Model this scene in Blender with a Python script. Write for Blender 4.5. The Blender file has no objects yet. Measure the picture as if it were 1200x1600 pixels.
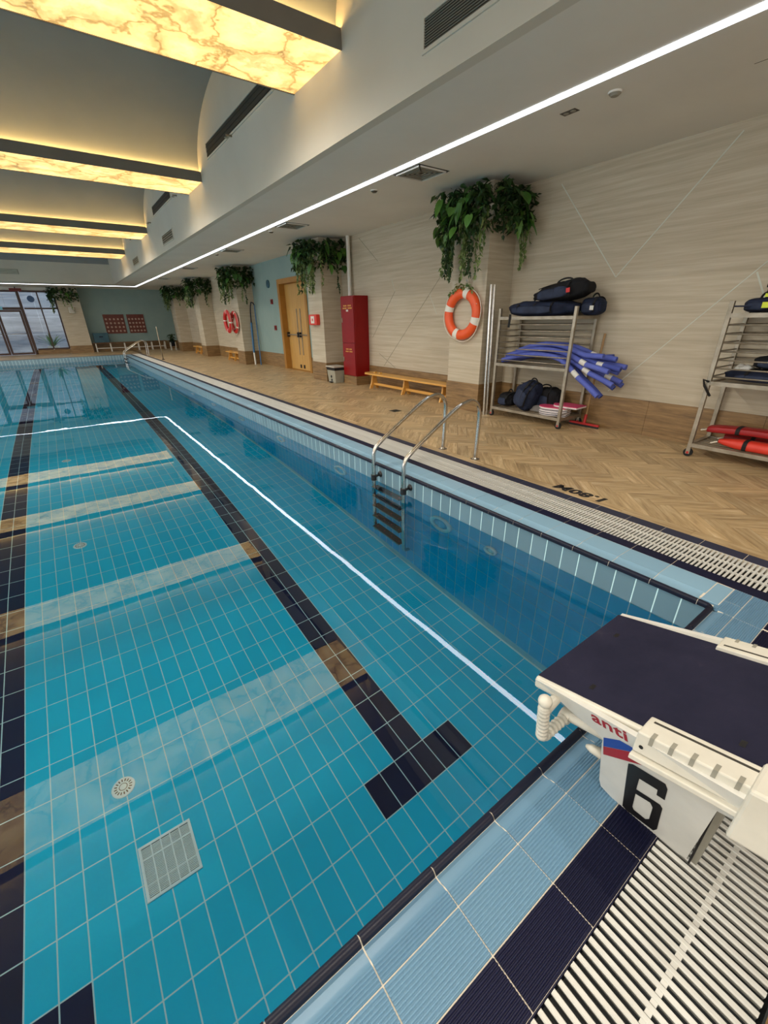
import bpy, math, random
from mathutils import Vector, Matrix, Euler
random.seed(7)
PI = math.pi
SC = bpy.context.scene
COL = SC.collection

# ------------------------------------------------------------------ camera
cam_d = bpy.data.cameras.new('camera')
cam = bpy.data.objects.new('camera', cam_d)
COL.objects.link(cam)
_r, _u, _f = (0.810011, -0.586249, -0.013902), (0.255873, 0.332006, 0.90791), (0.527646, 0.738975, -0.418934)
cam.matrix_world = Matrix(((_r[0], _u[0], -_f[0], -2.4993), (_r[1], _u[1], -_f[1], -0.4806),
                           (_r[2], _u[2], -_f[2], 1.437), (0, 0, 0, 1)))
cam_d.sensor_fit = 'VERTICAL'
cam_d.sensor_height = 24.0
cam_d.lens = 653.877 * 24.0 / 1600
cam_d.clip_start = 0.03
cam_d.clip_end = 200
SC.camera = cam

# ------------------------------------------------------------------ world, lights, exposure
W = bpy.data.worlds.new('world')
SC.world = W
W.use_nodes = True
W.node_tree.nodes['Background'].inputs[0].default_value = (0.80, 0.88, 1.0, 1)
W.node_tree.nodes['Background'].inputs[1].default_value = 1.7


def area(name, loc, rot, sx, sy, watts, col):
    d = bpy.data.lights.new(name, 'AREA')
    d.shape = 'RECTANGLE'
    d.size, d.size_y, d.energy, d.color = sx, sy, watts, col
    o = bpy.data.objects.new(name, d)
    COL.objects.link(o)
    o.location = loc
    o.rotation_euler = rot
    return o


# fill lights added on the unseen left side and behind the camera
area('fill_left', (-16.85, 11.5, 1.75), (0, -PI / 2, 0), 2.3, 26.0, 300, (1.0, 0.97, 0.90))
area('fill_back', (-4.5, -3.85, 1.8), (PI / 2, 0, 0), 12.0, 2.2, 130, (1.0, 0.96, 0.90))
# unseen lamps added under each beam to strengthen the light it throws down
for yb in (-0.5, 4.7, 9.73, 15.8, 20.9):
    for xb in [-1.0 - 0.97 * q for q in range(14)]:
        d = bpy.data.lights.new('beam_fill', 'SPOT')
        d.energy, d.color, d.spot_size, d.spot_blend, d.shadow_soft_size = 80, (1.0, 0.96, 0.89), math.radians(165), 0.5, 0.0
        d.cycles.is_caustics_light = True
        o = bpy.data.objects.new('beam_fill', d)
        COL.objects.link(o)
        o.location = (xb, yb, 3.74)
SC.view_settings.view_transform = 'Standard'
SC.view_settings.look = 'None'
SC.view_settings.gamma = 1.0
SC.view_settings.use_curve_mapping = False
SC.view_settings.exposure = 0.0
SC.cycles.max_bounces = 12
SC.cycles.diffuse_bounces = 5
SC.cycles.glossy_bounces = 5
SC.cycles.transmission_bounces = 8
SC.cycles.transparent_max_bounces = 8
SC.cycles.sample_clamp_indirect = 6.0
SC.cycles.use_denoising = True


# ------------------------------------------------------------------ materials
def lin(c):
    return tuple(((x / 255 / 12.92) if x / 255 <= 0.04045 else ((x / 255 + 0.055) / 1.055) ** 2.4) for x in c) + (1.0,)


class Mat:
    def __init__(s, name, rgb=(128, 128, 128), rough=0.5, metal=0.0, spec=0.5):
        s.m = bpy.data.materials.new(name)
        s.m.use_nodes = True
        s.nt = s.m.node_tree
        s.b = s.nt.nodes['Principled BSDF']
        s.b.inputs['Base Color'].default_value = lin(rgb)
        s.b.inputs['Roughness'].default_value = rough
        s.b.inputs['Metallic'].default_value = metal
        s.b.inputs['Specular IOR Level'].default_value = spec

    def n(s, t, **kw):
        x = s.nt.nodes.new(t)
        for k, v in kw.items():
            if k.startswith('i_'):
                k = k[2:].replace('_', ' ')
                x.inputs[int(k) if k.isdigit() else k].default_value = v
            else:
                setattr(x, k, v)
        return x

    def l(s, a, b):
        s.nt.links.new(a, b)

    def ramp(s, stops):
        r = s.n('ShaderNodeValToRGB')
        e = r.color_ramp.elements
        while len(e) < len(stops):
            e.new(0.5)
        for q, (p, c) in zip(e, stops):
            q.position = p
            q.color = lin(c) if len(c) == 3 else c
        return r

    def coords(s, kind='Object', scale=(1, 1, 1)):
        tc = s.n('ShaderNodeTexCoord')
        mp = s.n('ShaderNodeMapping')
        mp.inputs['Scale'].default_value = scale
        s.l(tc.outputs[kind], mp.inputs[0])
        return mp.outputs[0]

    def noise(s, vec, scale=5, detail=4, rough=0.55, dist=0.0):
        x = s.n('ShaderNodeTexNoise', i_Scale=scale, i_Detail=detail, i_Roughness=rough, i_Distortion=dist)
        s.l(vec, x.inputs['Vector'])
        return x.outputs['Fac']

    def bump(s, fac, strength=0.2, dist=0.01):
        x = s.n('ShaderNodeBump', i_Strength=strength, i_Distance=dist)
        s.l(fac, x.inputs['Height'])
        s.l(x.outputs[0], s.b.inputs['Normal'])

    def vary(s, c0, c1, scale=3.0, kind='Object', sc=(1, 1, 1), detail=4, bump=0.0):
        f = s.noise(s.coords(kind, sc), scale, detail)
        r = s.ramp([(0.3, c0), (0.7, c1)])
        s.l(f, r.inputs[0])
        s.l(r.outputs[0], s.b.inputs['Base Color'])
        if bump:
            s.bump(f, bump)
        return s

    def tile(s, c0, c1):
        """slight colour change from tile to tile, by tile position"""
        oi = s.n('ShaderNodeObjectInfo')
        g = s.n('ShaderNodeNewGeometry')
        wn = s.n('ShaderNodeTexWhiteNoise', noise_dimensions='3D')
        a = s.n('ShaderNodeAttribute', attribute_name='rnd')
        ad = s.n('ShaderNodeMath', operation='ADD')
        s.l(oi.outputs['Random'], ad.inputs[0])
        s.l(a.outputs['Fac'], ad.inputs[1])
        fr = s.n('ShaderNodeMath', operation='FRACT')
        s.l(ad.outputs[0], fr.inputs[0])
        r = s.ramp([(0.0, c0), (1.0, c1)])
        s.l(fr.outputs[0], r.inputs[0])
        s.l(r.outputs[0], s.b.inputs['Base Color'])
        return s

    def emit(s, rgb, k):
        s.b.inputs['Emission Color'].default_value = lin(rgb)
        s.b.inputs['Emission Strength'].default_value = k
        return s


MT = {}


def mat(name, *a, **k):
    MT[name] = Mat(name, *a, **k)
    return MT[name]


mat('tile_teal', rough=0.55, spec=0.2).tile((0, 204, 244), (14, 212, 250))
mat('tile_navy', rough=0.55, spec=0.2).tile((4, 14, 58), (8, 20, 68))
mat('tile_band', rough=0.3).tile((98, 127, 141), (109, 138, 152))
mat('tile_light', rough=0.3).tile((98, 136, 164), (108, 146, 172))
mat('tile_light_side', rough=0.3).tile((126, 164, 188), (136, 174, 197))
mat('tile_strip_navy', rough=0.5, spec=0.3).tile((40, 43, 62), (47, 50, 70))  # greyer than the coping navy: the strip's reflected light is in the colour
mat('tile_coping_navy', rough=0.5, spec=0.25).tile((14, 17, 44), (19, 22, 52))
mat('nosing_navy', rough=0.4, spec=0.3).tile((17, 20, 38), (22, 26, 44))
mat('grout_pool', (204, 238, 242), 0.8)
mat('grout_deck', (224, 214, 196), 0.85)
mat('white_plastic', (206, 206, 200), 0.4).vary((196, 195, 188), (214, 214, 208), 9)
mat('channel_dark', (40, 46, 50), 0.6)
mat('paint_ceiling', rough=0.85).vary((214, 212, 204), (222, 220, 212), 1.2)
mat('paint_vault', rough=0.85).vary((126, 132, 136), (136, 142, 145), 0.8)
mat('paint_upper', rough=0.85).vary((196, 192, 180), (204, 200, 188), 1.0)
mat('paint_teal', rough=0.7).vary((130, 154, 150), (140, 162, 157), 1.5)
mat('steel', (200, 198, 192), 0.18, 1.0).vary((190, 186, 178), (212, 210, 204), 14)
mat('steel_dull', (150, 142, 128), 0.42, 0.65).vary((138, 129, 112), (166, 157, 141), 9)
mat('black_plastic', (22, 22, 24), 0.45)
mat('beam_side', rough=0.7).vary((112, 108, 100), (122, 118, 110), 2)
m = mat('led_white', (255, 255, 255)).emit((238, 243, 255), 7.0)
m = mat('led_warm', (255, 230, 170)).emit((255, 204, 120), 34.0)

m = mat('wall_beige', rough=0.6)
v = m.coords('Object', (1.0, 0.55, 16.0))
f1 = m.noise(v, 1.6, 6, 0.62)
v2 = m.coords('Object', (0.6, 0.35, 0.5))
f2 = m.noise(v2, 1.3, 3)
mx = m.n('ShaderNodeMath', operation='MULTIPLY_ADD', i_1=0.35)
m.l(f2, mx.inputs[0])
m.l(f1, mx.inputs[2])
r_ = m.ramp([(0.40, (168, 156, 134)), (0.66, (184, 173, 151)), (0.88, (198, 189, 169))])
m.l(mx.outputs[0], r_.inputs[0])
m.l(r_.outputs[0], m.b.inputs['Base Color'])
m.bump(f1, 0.08)

m = mat('wood_tile', rough=0.4)
v = m.coords('Object', (1.2, 1.2, 14.0))
f1 = m.noise(v, 2.0, 7, 0.65, 0.4)
r_ = m.ramp([(0.3, (98, 75, 46)), (0.55, (136, 107, 69)), (0.75, (162, 133, 92))])
m.l(f1, r_.inputs[0])
m.l(r_.outputs[0], m.b.inputs['Base Color'])

# herringbone planks: grain runs along u of the plank's own map, tone differs from plank to plank
m = mat('plank', rough=0.38, spec=0.4)
uv = m.n('ShaderNodeUVMap', uv_map='UVMap')
mp = m.n('ShaderNodeMapping')
mp.inputs['Scale'].default_value = (3.0, 26.0, 1)
m.l(uv.outputs[0], mp.inputs[0])
f1 = m.noise(mp.outputs[0], 1.0, 6, 0.6, 0.6)
r_ = m.ramp([(0.28, (146, 120, 86)), (0.5, (184, 157, 116)), (0.72, (208, 186, 148))])
m.l(f1, r_.inputs[0])
at = m.n('ShaderNodeAttribute', attribute_name='rnd')
hs = m.n('ShaderNodeHueSaturation')
rr = m.n('ShaderNodeMapRange', i_3=0.80, i_4=1.16)
m.l(at.outputs['Fac'], rr.inputs[0])
m.l(rr.outputs[0], hs.inputs['Value'])
m.l(r_.outputs[0], hs.inputs['Color'])
m.l(hs.outputs[0], m.b.inputs['Base Color'])

# back-lit onyx panel
m = mat('onyx_panel', (250, 226, 160), 0.35)
v = m.coords('Object', (1, 1, 1))
d1 = m.n('ShaderNodeTexNoise', i_Scale=1.3, i_Detail=5.0, i_Roughness=0.6)
m.l(v, d1.inputs['Vector'])
mxv = m.n('ShaderNodeVectorMath', operation='MULTIPLY_ADD')
mxv.inputs[1].default_value = (1.1, 1.1, 1.1)
m.l(d1.outputs['Color'], mxv.inputs[0])
m.l(v, mxv.inputs[2])
vo = m.n('ShaderNodeTexVoronoi', feature='DISTANCE_TO_EDGE', i_Scale=1.55)
m.l(mxv.outputs[0], vo.inputs['Vector'])
f2 = m.noise(mxv.outputs[0], 2.4, 8, 0.68)
vein = m.ramp([(0.0, (0.28, 0.13, 0.022, 1)), (0.012, (0.42, 0.22, 0.05, 1)), (0.04, (0.74, 0.45, 0.15, 1)), (0.4, (0.95, 0.62, 0.265, 1))])
m.l(vo.outputs['Distance'], vein.inputs[0])
pat = m.ramp([(0.34, (0.36, 0.24, 0.10, 1)), (0.43, (0.62, 0.50, 0.36, 1)), (0.50, (0.86, 0.80, 0.72, 1)), (0.62, (1, 1, 1, 1))])
m.l(f2, pat.inputs[0])
mm = m.n('ShaderNodeMix', data_type='RGBA', blend_type='MULTIPLY')
mm.inputs[0].default_value = 0.8
m.l(vein.outputs[0], mm.inputs[6])
m.l(pat.outputs[0], mm.inputs[7])
m.l(mm.outputs[2], m.b.inputs['Emission Color'])
m.b.inputs['Emission Strength'].default_value = 2.0

# pool water: a refracting, mirroring surface
m = mat('water')
for nd in list(m.nt.nodes):
    m.nt.nodes.remove(nd)
out = m.n('ShaderNodeOutputMaterial')
mix = m.n('ShaderNodeMixShader')
rf = m.n('ShaderNodeBsdfRefraction', i_Roughness=0.0, i_IOR=1.333)
rf.inputs['Color'].default_value = (0.97, 1.0, 1.0, 1)
gl = m.n('ShaderNodeBsdfGlossy', i_Roughness=0.0)
fr = m.n('ShaderNodeFresnel', i_IOR=1.8)
nz = m.noise(m.coords('Object', (1, 1, 1)), 1.7, 2, 0.5)
bp = m.n('ShaderNodeBump', i_Strength=0.035, i_Distance=0.02)
m.l(nz, bp.inputs['Height'])
for x in (rf, gl, fr):
    m.l(bp.outputs[0], x.inputs['Normal'])
m.l(fr.outputs[0], mix.inputs[0])
m.l(rf.outputs[0], mix.inputs[1])
m.l(gl.outputs[0], mix.inputs[2])
m.l(mix.outputs[0], out.inputs[0])

# clear window glass
m = mat('glass')
for nd in list(m.nt.nodes):
    m.nt.nodes.remove(nd)
out = m.n('ShaderNodeOutputMaterial')
mix = m.n('ShaderNodeMixShader')
tr = m.n('ShaderNodeBsdfTransparent')
tr.inputs[0].default_value = (0.9, 0.94, 0.95, 1)
gl = m.n('ShaderNodeBsdfGlossy', i_Roughness=0.0)
fr = m.n('ShaderNodeFresnel', i_IOR=1.5)
m.l(fr.outputs[0], mix.inputs[0])
m.l(tr.outputs[0], mix.inputs[1])
m.l(gl.outputs[0], mix.inputs[2])
m.l(mix.outputs[0], out.inputs[0])


# ------------------------------------------------------------------ mesh helpers
class MB:
    def __init__(s):
        s.v, s.f, s.mi, s.uv, s.rn = [], [], [], None, None

    def face(s, pts, mi=0):
        k = len(s.v)
        s.v += [tuple(p) for p in pts]
        s.f.append(tuple(range(k, k + len(pts))))
        s.mi.append(mi)
        return s

    def raw(s, vs, fs, mi=0):
        k = len(s.v)
        s.v += [tuple(p) for p in vs]
        for q in fs:
            s.f.append(tuple(k + i for i in q))
            s.mi.append(mi)
        return s

    def box(s, x0, x1, y0, y1, z0, z1, mi=0, skip=''):
        if x0 > x1: x0, x1 = x1, x0
        if y0 > y1: y0, y1 = y1, y0
        if z0 > z1: z0, z1 = z1, z0
        vs = [(x, y, z) for z in (z0, z1) for y in (y0, y1) for x in (x0, x1)]
        fs = [(0, 2, 3, 1), (4, 5, 7, 6), (0, 1, 5, 4), (2, 6, 7, 3), (0, 4, 6, 2), (1, 3, 7, 5)]
        fs = [q for q, c in zip(fs, 'btsnwe') if c not in skip]
        return s.raw(vs, fs, mi)

    def prism(s, poly, z0, z1, mi=0, bottom=True):
        n = len(poly)
        vs = [(x, y, z0) for x, y in poly] + [(x, y, z1) for x, y in poly]
        fs = [tuple(range(n, 2 * n))] + ([tuple(range(n - 1, -1, -1))] if bottom else [])
        fs += [(i, (i + 1) % n, n + (i + 1) % n, n + i) for i in range(n)]
        return s.raw(vs, fs, mi)

    def ext(s, pts, vec, mi=0):
        """polygon (3-D points) extruded by a vector"""
        n = len(pts)
        vec = Vector(vec)
        p = [Vector(q) for q in pts]
        vs = p + [q + vec for q in p]
        fs = [tuple(range(n - 1, -1, -1)), tuple(range(n, 2 * n))]
        fs += [(i, (i + 1) % n, n + (i + 1) % n, n + i) for i in range(n)]
        return s.raw(vs, fs, mi)

    def tube(s, path, r, n=10, mi=0, caps=True):
        P = [Vector(p) for p in path]
        R = r if isinstance(r, (list, tuple)) else [r] * len(P)
        vs, up = [], None
        for i, p in enumerate(P):
            t = (P[min(i + 1, len(P) - 1)] - P[max(i - 1, 0)]).normalized()
            if up is None:
                up = t.orthogonal().normalized()
            up = (up - t * up.dot(t))
            up = up.normalized() if up.length > 1e-6 else t.orthogonal().normalized()
            w = t.cross(up)
            for j in range(n):
                a = 2 * PI * j / n
                vs.append(p + (up * math.cos(a) + w * math.sin(a)) * R[i])
        fs = []
        for i in range(len(P) - 1):
            for j in range(n):
                fs.append((i * n + j, i * n + (j + 1) % n, (i + 1) * n + (j + 1) % n, (i + 1) * n + j))
        if caps:
            fs.append(tuple(range(n - 1, -1, -1)))
            fs.append(tuple(range((len(P) - 1) * n, len(P) * n)))
        return s.raw(vs, fs, mi)

    def bar(s, a, b, w, h, mi=0, up=(0, 0, 1)):
        """rectangular bar from a to b"""
        a, b = Vector(a), Vector(b)
        t = (b - a).normalized()
        u = Vector(up)
        if abs(t.dot(u)) > 0.95:
            u = Vector((0, 1, 0))
        sd = t.cross(u).normalized() * (w / 2)
        u2 = sd.cross(t).normalized() * (h / 2)
        vs = [q + i * sd + j * u2 for q in (a, b) for i, j in ((-1, -1), (1, -1), (1, 1), (-1, 1))]
        return s.raw(vs, [(3, 2, 1, 0), (4, 5, 6, 7), (0, 1, 5, 4), (1, 2, 6, 5), (2, 3, 7, 6), (3, 0, 4, 7)], mi)

    def lathe(s, prof, c=(0, 0, 0), n=24, axis='z', mi=0):
        vs, fs = [], []
        for r, h in prof:
            for j in range(n):
                a = 2 * PI * j / n
                p = (r * math.cos(a), r * math.sin(a), h)
                if axis == 'x': p = (p[2], p[0], p[1])
                if axis == 'y': p = (p[1], p[2], p[0])
                vs.append((p[0] + c[0], p[1] + c[1], p[2] + c[2]))
        for i in range(len(prof) - 1):
            for j in range(n):
                fs.append((i * n + j, i * n + (j + 1) % n, (i + 1) * n + (j + 1) % n, (i + 1) * n + j))
        if prof[0][0] > 1e-5: fs.append(tuple(range(n - 1, -1, -1)))
        if prof[-1][0] > 1e-5: fs.append(tuple(range((len(prof) - 1) * n, len(prof) * n)))
        return s.raw(vs, fs, mi)

    def torus(s, R, r, c, axis='x', n=40, k=12, sq=1.0, mi=0, a0=0, a1=2 * PI):
        full = abs(a1 - a0 - 2 * PI) < 1e-6
        N = n if full else n + 1
        vs, fs = [], []
        for i in range(N):
            a = a0 + (a1 - a0) * i / n
            for j in range(k):
                b = 2 * PI * j / k
                rr = R + r * math.cos(b)
                h = r * sq * math.sin(b)
                p = (h, rr * math.cos(a), rr * math.sin(a)) if axis == 'x' else (rr * math.cos(a), rr * math.sin(a), h)
                vs.append((p[0] + c[0], p[1] + c[1], p[2] + c[2]))
        for i in range(n):
            for j in range(k):
                i2 = (i + 1) % N
                fs.append((i * k + j, i * k + (j + 1) % k, i2 * k + (j + 1) % k, i2 * k + j))
        return s.raw(vs, fs, mi)

    def mesh(s, name, mats, smooth=False):
        me = bpy.data.meshes.new(name)
        me.from_pydata(s.v, [], s.f)
        if isinstance(mats, str): mats = [mats]
        for q in mats:
            me.materials.append(MT[q].m)
        if len(mats) > 1:
            me.polygons.foreach_set('material_index', s.mi)
        if s.uv is not None:
            ul = me.uv_layers.new(name='UVMap')
            ul.data.foreach_set('uv', s.uv)
        if s.rn is not None:
            at = me.attributes.new('rnd', 'FLOAT', 'FACE')
            at.data.foreach_set('value', s.rn)
        if smooth is not False:
            me.polygons.foreach_set('use_smooth', [True] * len(me.polygons))
            if smooth is not True:
                me.set_sharp_from_angle(angle=math.radians(smooth))
        me.update()
        return me

    def build(s, name, mats, parent=None, smooth=False, bevel=0, seg=2, stuff=False, sub=0):
        o = link(name, s.mesh(name, mats, smooth), parent)
        if bevel:
            b = o.modifiers.new('bevel', 'BEVEL')
            b.width, b.segments, b.limit_method = bevel, seg, 'ANGLE'
        if sub:
            b = o.modifiers.new('sub', 'SUBSURF')
            b.levels = b.render_levels = sub
        if stuff: o['kind'] = 'stuff'
        return o


def link(name, data, parent=None, loc=None):
    o = bpy.data.objects.new(name, data)
    if parent is not None and parent.name.startswith(('pool_', 'floor_inlet', 'main_drain')): o.cycles.is_caustics_receiver = True
    COL.objects.link(o)
    if parent is not None:
        o.parent = parent
        if loc is None:
            o.matrix_parent_inverse = Matrix.Translation(-Vector(parent.get('base', (0, 0, 0))))
    if loc is not None:
        o.location = loc
    return o


def thing(name, label, cat, base=(0, 0, 0), group=None):
    o = bpy.data.objects.new(name, None)
    COL.objects.link(o)
    o.empty_display_size = 0.1
    o.location = base
    o['base'] = tuple(float(q) for q in base)
    o['label'], o['category'] = label, cat
    if group: o['group'] = group
    return o


def tag(o, label, cat, group=None, kind=None):
    o['label'], o['category'] = label, cat
    if group: o['group'] = group
    if kind: o['kind'] = kind
    return o


def struct(o, label=None):
    o['kind'] = 'structure'
    if label: o['label'] = label
    return o


def shell(name, label):
    """an Empty at the origin that parents the pieces of one element of the setting"""
    o = bpy.data.objects.new(name, None)
    COL.objects.link(o)
    return struct(o, label)


def copy_tree(o, parent=None):
    c = o.copy()
    COL.objects.link(c)
    if parent is not None: c.parent = parent
    for ch in list(o.children):
        copy_tree(ch, c)
    return c


def smooth_path(p, it=2):
    p = [Vector(q) for q in p]
    for _ in range(it):
        o = [p[0]]
        for a, b in zip(p[:-1], p[1:]):
            o += [a.lerp(b, 0.25), a.lerp(b, 0.75)]
        p = o + [p[-1]]
    return p


def arc(c, r, a0, a1, n, plane='xz'):
    out = []
    for i in range(n + 1):
        a = a0 + (a1 - a0) * i / n
        p, q = r * math.cos(a), r * math.sin(a)
        out.append((c[0] + p, c[1], c[2] + q) if plane == 'xz' else (c[0], c[1] + p, c[2] + q))
    return out


def text_mesh(name, body, size, ext, bold, m, parent, mw, shear=0.0, align='CENTER', space=1.0):
    cu = bpy.data.curves.new(name, 'FONT')
    cu.body, cu.size, cu.extrude, cu.offset, cu.shear, cu.align_x, cu.space_character = body, size, ext, bold, shear, align, space
    cu.resolution_u = 3
    t = bpy.data.objects.new(name, cu)
    COL.objects.link(t)
    dg = bpy.context.evaluated_depsgraph_get()
    me = bpy.data.meshes.new_from_object(t.evaluated_get(dg))
    bpy.data.objects.remove(t)
    me.transform(mw)
    me.materials.clear()
    me.materials.append(MT[m].m)
    return link(name, me, parent)
#PART2
# ------------------------------------------------------------------ the pool
PX0, PX1, PY0, PY1, PD, WZ = -13.75, 0.012, 0.0, 25.0, -1.8, -0.213   # pool box, floor depth, water level
CAM = Vector((-2.4993, -0.4806, 1.437))


def nearness(x, y, z):
    """how large a small piece at this point shows: 0 outside the frame"""
    d = Vector((x, y, z)) - CAM
    w = d.dot(Vector(_f))
    if w < 0.05: return 0
    px, py = 600 + 653.9 * d.dot(Vector(_r)) / w, 800 - 653.9 * d.dot(Vector(_u)) / w
    if -60 < px < 1260 and -60 < py < 1660: return 1 / d.length
    return 0


def pieces(spec, limit=300):
    """spec: list of (x, y, z, payload); returns (singles, rest) by size in the photo"""
    r = sorted(spec, key=lambda s: -nearness(s[0], s[1], s[2]))
    n = min(limit, sum(1 for s in r if nearness(s[0], s[1], s[2]) > 0))
    return r[:n], r[n:]


G = 0.0035  # joint width
# --- floor of the pool
pf = shell('pool_floor', 'teal tiled pool floor with navy lane lines under the water')
MB().box(PX0, PX1, PY0, PY1, PD - 0.2, PD - 0.001).build('grout_bed', 'grout_pool', pf)


def navy_floor(i, j):
    """is the floor tile in column i (from the right wall), row j navy: the lane lines with their crossbars"""
    for c in (-1.25, -3.5, -5.75, -8.0, -10.25, -12.5):
        x = -(i + 0.5) * 0.125
        if abs(x - c) < 0.125 and 4 <= j < 95: return True
        if abs(x - c) < 0.375 and j in (3, 95): return True
    return False


spec = []
for i in range(110):
    for j in range(100):
        x0, y0 = -(i + 1) * 0.125, j * 0.25 + 0.02
        if y0 + 0.25 > PY1: continue
        drain = -2.875 < x0 + 0.06 < -2.6 and 1.17 < y0 + 0.12 < 1.46
        spec.append((x0 + 0.0625, y0 + 0.125, PD + 0.4, (navy_floor(i, j), x0, y0)))


def tile_mesh(name, m, sx, sy, h=0.004, b=0.002):
    mb = MB()
    a, c = sx / 2 - G / 2, sy / 2 - G / 2
    vs = [(-a, -c, -h), (a, -c, -h), (a, c, -h), (-a, c, -h), (-a + b, -c + b, 0), (a - b, -c + b, 0), (a - b, c - b, 0), (-a + b, c - b, 0)]
    mb.raw(vs, [(4, 5, 6, 7), (0, 1, 5, 4), (1, 2, 6, 5), (2, 3, 7, 6), (3, 0, 4, 7)])
    return mb.mesh(name, m)


t_teal, t_navy = tile_mesh('tile', 'tile_teal', 0.125, 0.25), tile_mesh('tile', 'tile_navy', 0.125, 0.25)
one, rest = pieces(spec)
for x, y, z, (nv, x0, y0) in one:
    link('tile', t_navy if nv else t_teal, pf, (x, y, PD))


def tile_field(name, lst, mats, parent, frame):
    """many tiles joined; lst of (mi, u0, v0, su, sv); frame maps (u, v, h) to a point"""
    mb = MB()
    mb.rn = []
    for mi, u, v, su, sv in lst:
        g = G / 2
        q = [(u + g, v + g), (u + su - g, v + g), (u + su - g, v + sv - g), (u + g, v + sv - g)]
        b = 0.002
        t = [(u + g + b, v + g + b), (u + su - g - b, v + g + b), (u + su - g - b, v + sv - g - b), (u + g + b, v + sv - g - b)]
        vs = [frame(a, c, -0.004) for a, c in q] + [frame(a, c, 0) for a, c in t]
        mb.raw(vs, [(4, 5, 6, 7), (0, 1, 5, 4), (1, 2, 6, 5), (2, 3, 7, 6), (3, 0, 4, 7)], mi)
        mb.rn += [random.random()] * 5
    return mb.build(name, mats, parent, stuff=True)


tile_field('tile_field', [(1 if p[0] else 0, p[1], p[2], 0.125, 0.25) for _, _, _, p in rest], ['tile_teal', 'tile_navy'], pf,
           lambda u, v, h: (u, v, PD + h))

# --- walls of the pool: one dry pale row over teal rows
def pool_wall(name, label, length, frame, rot, nsingle):
    w = shell(name, label)
    N = int(length / 0.125)
    spec = []
    for k in range(N):
        for r in range(7):
            z1 = -0.0125 - r * 0.25 if r else -0.012
            z0 = max(-0.0125 - (r + 1) * 0.25, PD) if r else -0.2195
            if r: z1, z0 = -0.2195 - (r - 1) * 0.25, max(-0.2195 - r * 0.25, PD)
            if z1 - z0 < 0.02: continue
            p = frame(k * 0.125 + 0.06, (z0 + z1) / 2, 0)
            spec.append((p[0], p[1], p[2], (r, k * 0.125, z0, z1)))
    one, rest = pieces(spec, nsingle)
    cache = {}
    for x, y, z, (r, u, z0, z1) in one:
        key = (r == 0, round(z1 - z0, 3))
        if key not in cache:
            cache[key] = tile_mesh('tile', 'tile_band' if r == 0 else 'tile_teal', 0.125, z1 - z0)
        o = link('tile', cache[key], w, frame(u + 0.0625, (z0 + z1) / 2, 0))
        o.rotation_euler = rot
    tile_field('tile_field', [(0 if p[0] == 0 else 1, p[1], p[2], 0.125, p[3] - p[2]) for _, _, _, p in rest], ['tile_band', 'tile_teal'], w, frame)
    return w


wr = pool_wall('pool_wall_right', 'right wall of the pool, pale dry tiles over teal tiles', 25.0, lambda u, v, h: (PX1 - h, u, v), (PI / 2, 0, -PI / 2), 300)
MB().box(PX1 + 0.0008, PX1 + 0.2, PY0, PY1, PD - 0.1, -0.012).build('grout_bed', 'grout_pool', wr)
wf = pool_wall('pool_wall_far', 'far end wall of the pool with pale dry tiles', 13.75, lambda u, v, h: (PX1 - u, PY1 - h, v), (PI / 2, 0, 0), 0)
MB().box(PX0, PX1, PY1 + 0.0008, PY1 + 0.2, PD - 0.1, -0.012).build('grout_bed', 'grout_pool', wf)
wn = pool_wall('pool_wall_near', 'near end wall of the pool below the starting block', 13.75, lambda u, v, h: (PX0 + u, PY0 + h, v), (PI / 2, 0, PI), 0)
MB().box(PX0, PX1, PY0 - 0.2, PY0 - 0.002, PD - 0.1, -0.03).build('grout_bed', 'grout_pool', wn)
wl = pool_wall('pool_wall_left', 'left wall of the pool', 25.0, lambda u, v, h: (PX0 + h, PY1 - u, v), (PI / 2, 0, PI / 2), 0)
MB().box(PX0 - 0.2, PX0 - 0.002, PY0, PY1, PD - 0.1, -0.012).build('grout_bed', 'grout_pool', wl)

wa = MB().face([(PX0 + 0.0006, PY0 + 0.0006, WZ), (PX1 - 0.0006, PY0 + 0.0006, WZ), (PX1 - 0.0006, PY1 - 0.0006, WZ), (PX0 + 0.0006, PY1 - 0.0006, WZ)]).build('water', 'water', smooth=True)
wa.cycles.is_caustics_caster = True
tag(wa, 'still clear water filling the blue tiled swimming pool', 'water', kind='stuff')

# --- coping: profiles run across the edge, one piece per 0.25 m
def profile_mesh(name, m, prof, length, mats=None):
    """prof: list of (across, height); strip of tiles extruded along the edge, with end faces"""
    mb = MB()
    L = length / 2 - 0.002
    n = len(prof)
    zb = min(h for _, h in prof) - (0.003 if name == 'nosing_tile' else 0.012)
    vs = [(-L, a, h) for a, h in prof] + [(L, a, h) for a, h in prof]
    fs = [(i, i + 1, n + i + 1, n + i) for i in range(n - 1)]
    vs += [(-L, prof[0][0], zb), (-L, prof[-1][0], zb), (L, prof[0][0], zb), (L, prof[-1][0], zb)]
    fs += [tuple([2 * n] + list(range(n)) + [2 * n + 1])[::-1], tuple([2 * n + 2] + list(range(n, 2 * n)) + [2 * n + 3]),
           (2 * n, 0, n, 2 * n + 2), (n - 1, 2 * n + 1, 2 * n + 3, 2 * n - 1)]
    mb.raw(vs, fs)
    me = mb.mesh(name, m, smooth=35)
    return me


def ridges(a0, a1, n, h=0.0028, base=0.0):
    out = [(a0, base - 0.002), (a0 + 0.0015, base)]
    w = (a1 - a0 - 0.003) / n
    for i in range(n):
        s = a0 + 0.0015 + i * w
        out += [(s + w * 0.12, base), (s + w * 0.34, base + h), (s + w * 0.62, base + h), (s + w * 0.84, base)]
    return out + [(a1 - 0.0015, base), (a1, base - 0.002)]


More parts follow.
